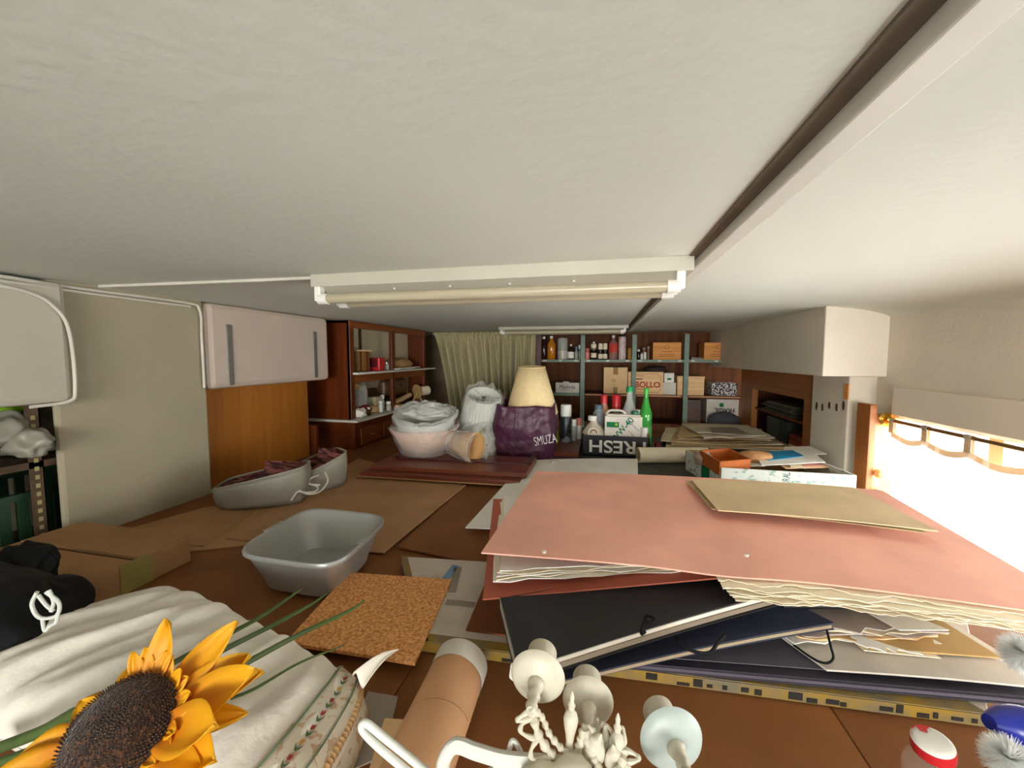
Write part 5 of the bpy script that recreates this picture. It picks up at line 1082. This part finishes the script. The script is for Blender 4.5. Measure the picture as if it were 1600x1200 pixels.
arm([D(915, 1140, .555), D(920, 1170, .55), D(935, 1200, .54), D(940, 1240, .53)], .005); arm([D(912, 1140, .555), D(905, 1180, .55), D(902, 1240, .53)], .004)
def finial(px, py, d, h_=.03):
    c = D(px, py, d); a = (up + CR * .08 + FH * .2).normalized()
    MB().lathe([(.004, -.075), (.006, -.06), (.0045, -.05), (.007, -.04), (.005, -.03), (.0065, -.02), (.0095, -.008), (.0105, .0), (.008, .008), (.004, .012), (.0055, .018), (.003, .022), (.0035, .028), (.0015, .034), (.0, .036)], axisM(c, a), 20).build('finial', enamel, t, smooth=True)
finial(892, 1123, .56); finial(964, 1158, .55)
lmesh = M('enamel_leaf', '#d2cbb9', .5, .1, 20, bump=.6, bscale=80, bdist=.003)
for (px, py, d, a_, s) in ((925, 1170, .55, 60, .05), (962, 1190, .54, 100, .05), (820, 1165, .56, 0, 0)):
    if not s: continue
    c = D(px, py, d); e_ = (CR * math.cos(R(a_)) + up * math.sin(R(a_))); s2 = e_.cross((EYE - c).normalized())
    MB().surf(lambda u, v: c + e_ * (s * (v - .5)) + s2 * (.022 * math.sin(v * 3.1) * (u - .5) * 2) + (EYE - c).normalized() * (.006 * math.cos((u - .5) * 6) + .002 * math.sin(v * 20)), 8, 12).build('leaf', lmesh, t, smooth=True, solid=.003)
MB().lathe([(.0, -.05), (.02, -.045), (.03, -.02), (.022, 0), (.03, .02), (.024, .04), (.012, .05), (0, .052)], axisM(D(870, 1225, .53), (CR + up * .2)), 24).build('hub', enamel, t, smooth=True)
# thick white cord
tag(MB().tube(bez([D(700, 1235, .55), D(650, 1192, .57), D(600, 1152, .58), D(572, 1130, .585), D(566, 1140, .585), D(590, 1166, .575), D(630, 1200, .565), D(680, 1245, .55)], 7), .0055, 12).build('white_flex', M('white_flex_rubber', '#dfe0d8', .4), smooth=True), 'thick white flex doubled back on itself beside the cardboard tube', 'cord')
wr_ = M('white_ribbon_cloth', '#dcdbd2', .6, .08, 9)
def strap(pts, w_, label):
    P = bez(pts, 6); n2 = len(P) - 1
    def f(u, v):
        i = int(round(v * n2)); p = P[i]; d_ = (P[min(n2, i + 1)] - P[max(0, i - 1)]).normalized(); s = d_.cross((EYE - p + up * .2).normalized()).normalized(); return p + s * ((u - .5) * w_) + up * (.004 * math.cos((u - .5) * 5))
    return tag(MB().surf(f, 4, n2).build('white_strap', wr_, smooth=True, solid=.003), label, 'strap')
strap([D(690, 1225, .55), D(694, 1185, .56), D(712, 1162, .565), D(745, 1172, .56), D(790, 1184, .555), D(860, 1190, .55)], .018, 'white fabric strap bent in a corner before the chandelier')
strap([D(760, 1210, .56), D(792, 1195, .56), D(840, 1202, .555), D(900, 1212, .55)], .012, 'lower white strap running towards the chandelier hub')
tag(MB().tube(bez([D(790, 1205, .56), D(796, 1170, .57), D(802, 1158, .575), D(812, 1172, .57), D(822, 1205, .56)], 6), .004, 8).build('white_wire_loop', wr_, smooth=True), 'pointed white wire loop sticking up behind the strap', 'wire')
# jar with red and white lid
cj = D(1457, 1158, .60); ja = (up * 1 - FH * .08 + CR * -.2).normalized(); m = axisM(cj, ja) @ Matrix.Scale(.74, 4)
t = thing('jar', (cj.x, cj.y, T), 'clear plastic bottle with red and white lid at the lower right', 'bottle')
MB().lathe([(.0, .004), (.024, .004), (.030, .002), (.033, -.002)], m, 32, (False, False)).build('lid_top', M('white_red_lid', '#e9e6dd', .4), t, smooth=True)
MB().lathe([(.033, -.002), (.034, -.006), (.034, -.024), (.031, -.026), (.028, -.024)], m, 32, (False, False)).build('lid_rim', redp, t, smooth=True)
MB().add([m @ Vector((x, y, .0048)) for x, y in ((-.03, .006), (-.024, .018), (-.012, .026), (-.010, .016), (.0, .012), (.004, .02), (.014, .026), (0, .030), (-.018, .025), (-.028, .012))], [tuple(range(10))]).build('red_petal_mark', redp, t)
MB().lathe([(.028, -.024), (.027, -.035), (.045, -.06), (.05, -.08), (.05, -.17), (.0, -.175)], m, 32, (False, False)).build('body', M('thin_clear_plastic', '#dcdcd6', .05, .02, alpha=.07), t, smooth=True)
# blue brush with white bristles
t = thing('dust_brush', D(1600, 1140, .6), 'blue plastic handled brush with white bristles at the lower right', 'brush')
P = bez([D(1545, 1128, .60), D(1585, 1135, .60), D(1640, 1165, .58), D(1720, 1220, .56)], 6)
MB().tube(P, [.010 + .022 * min(1, i / 7) for i in range(len(P))], 20).build('handle', bluep, t, smooth=True)
bris = M('white_bristle', '#f4f6f2', .9)
def tuft(c, r, n2, dirv, spread):
    m = MB(); c = Vector(c)
    for i in range(n2):
        q = Vector((random.gauss(0, 1), random.gauss(0, 1), random.gauss(0, 1))).normalized(); q = (q * spread + Vector(dirv)).normalized(); s = q.cross(up).normalized() * .0006; L_ = r * random.uniform(.7, 1)
        m.add([c - s, c + s, c + q * L_ + s * .3 - up * .003, c + q * L_ - s * .3 - up * .003], [(0, 1, 2, 3)])
    o = m.build('bristles', bris, t); o['kind'] = 'stuff'
tuft(D(1602, 1020, .66), .036, 2600, (-.2, -.1, -.1), 1.6); tuft(D(1578, 1185, .56), .034, 2600, (-.2, 0, -.1), 1.6)

# lettering becomes real meshes
bpy.context.view_layer.update(); dg = bpy.context.evaluated_depsgraph_get()
for o in [q for q in bpy.data.objects if q.type == 'FONT']:
    me = bpy.data.meshes.new_from_object(o.evaluated_get(dg)); nm = o.name
    n = bpy.data.objects.new(nm + '_mesh', me); COL.objects.link(n); n.parent = o.parent; n.matrix_local = o.matrix_local.copy(); bpy.data.objects.remove(o); n.name = nm
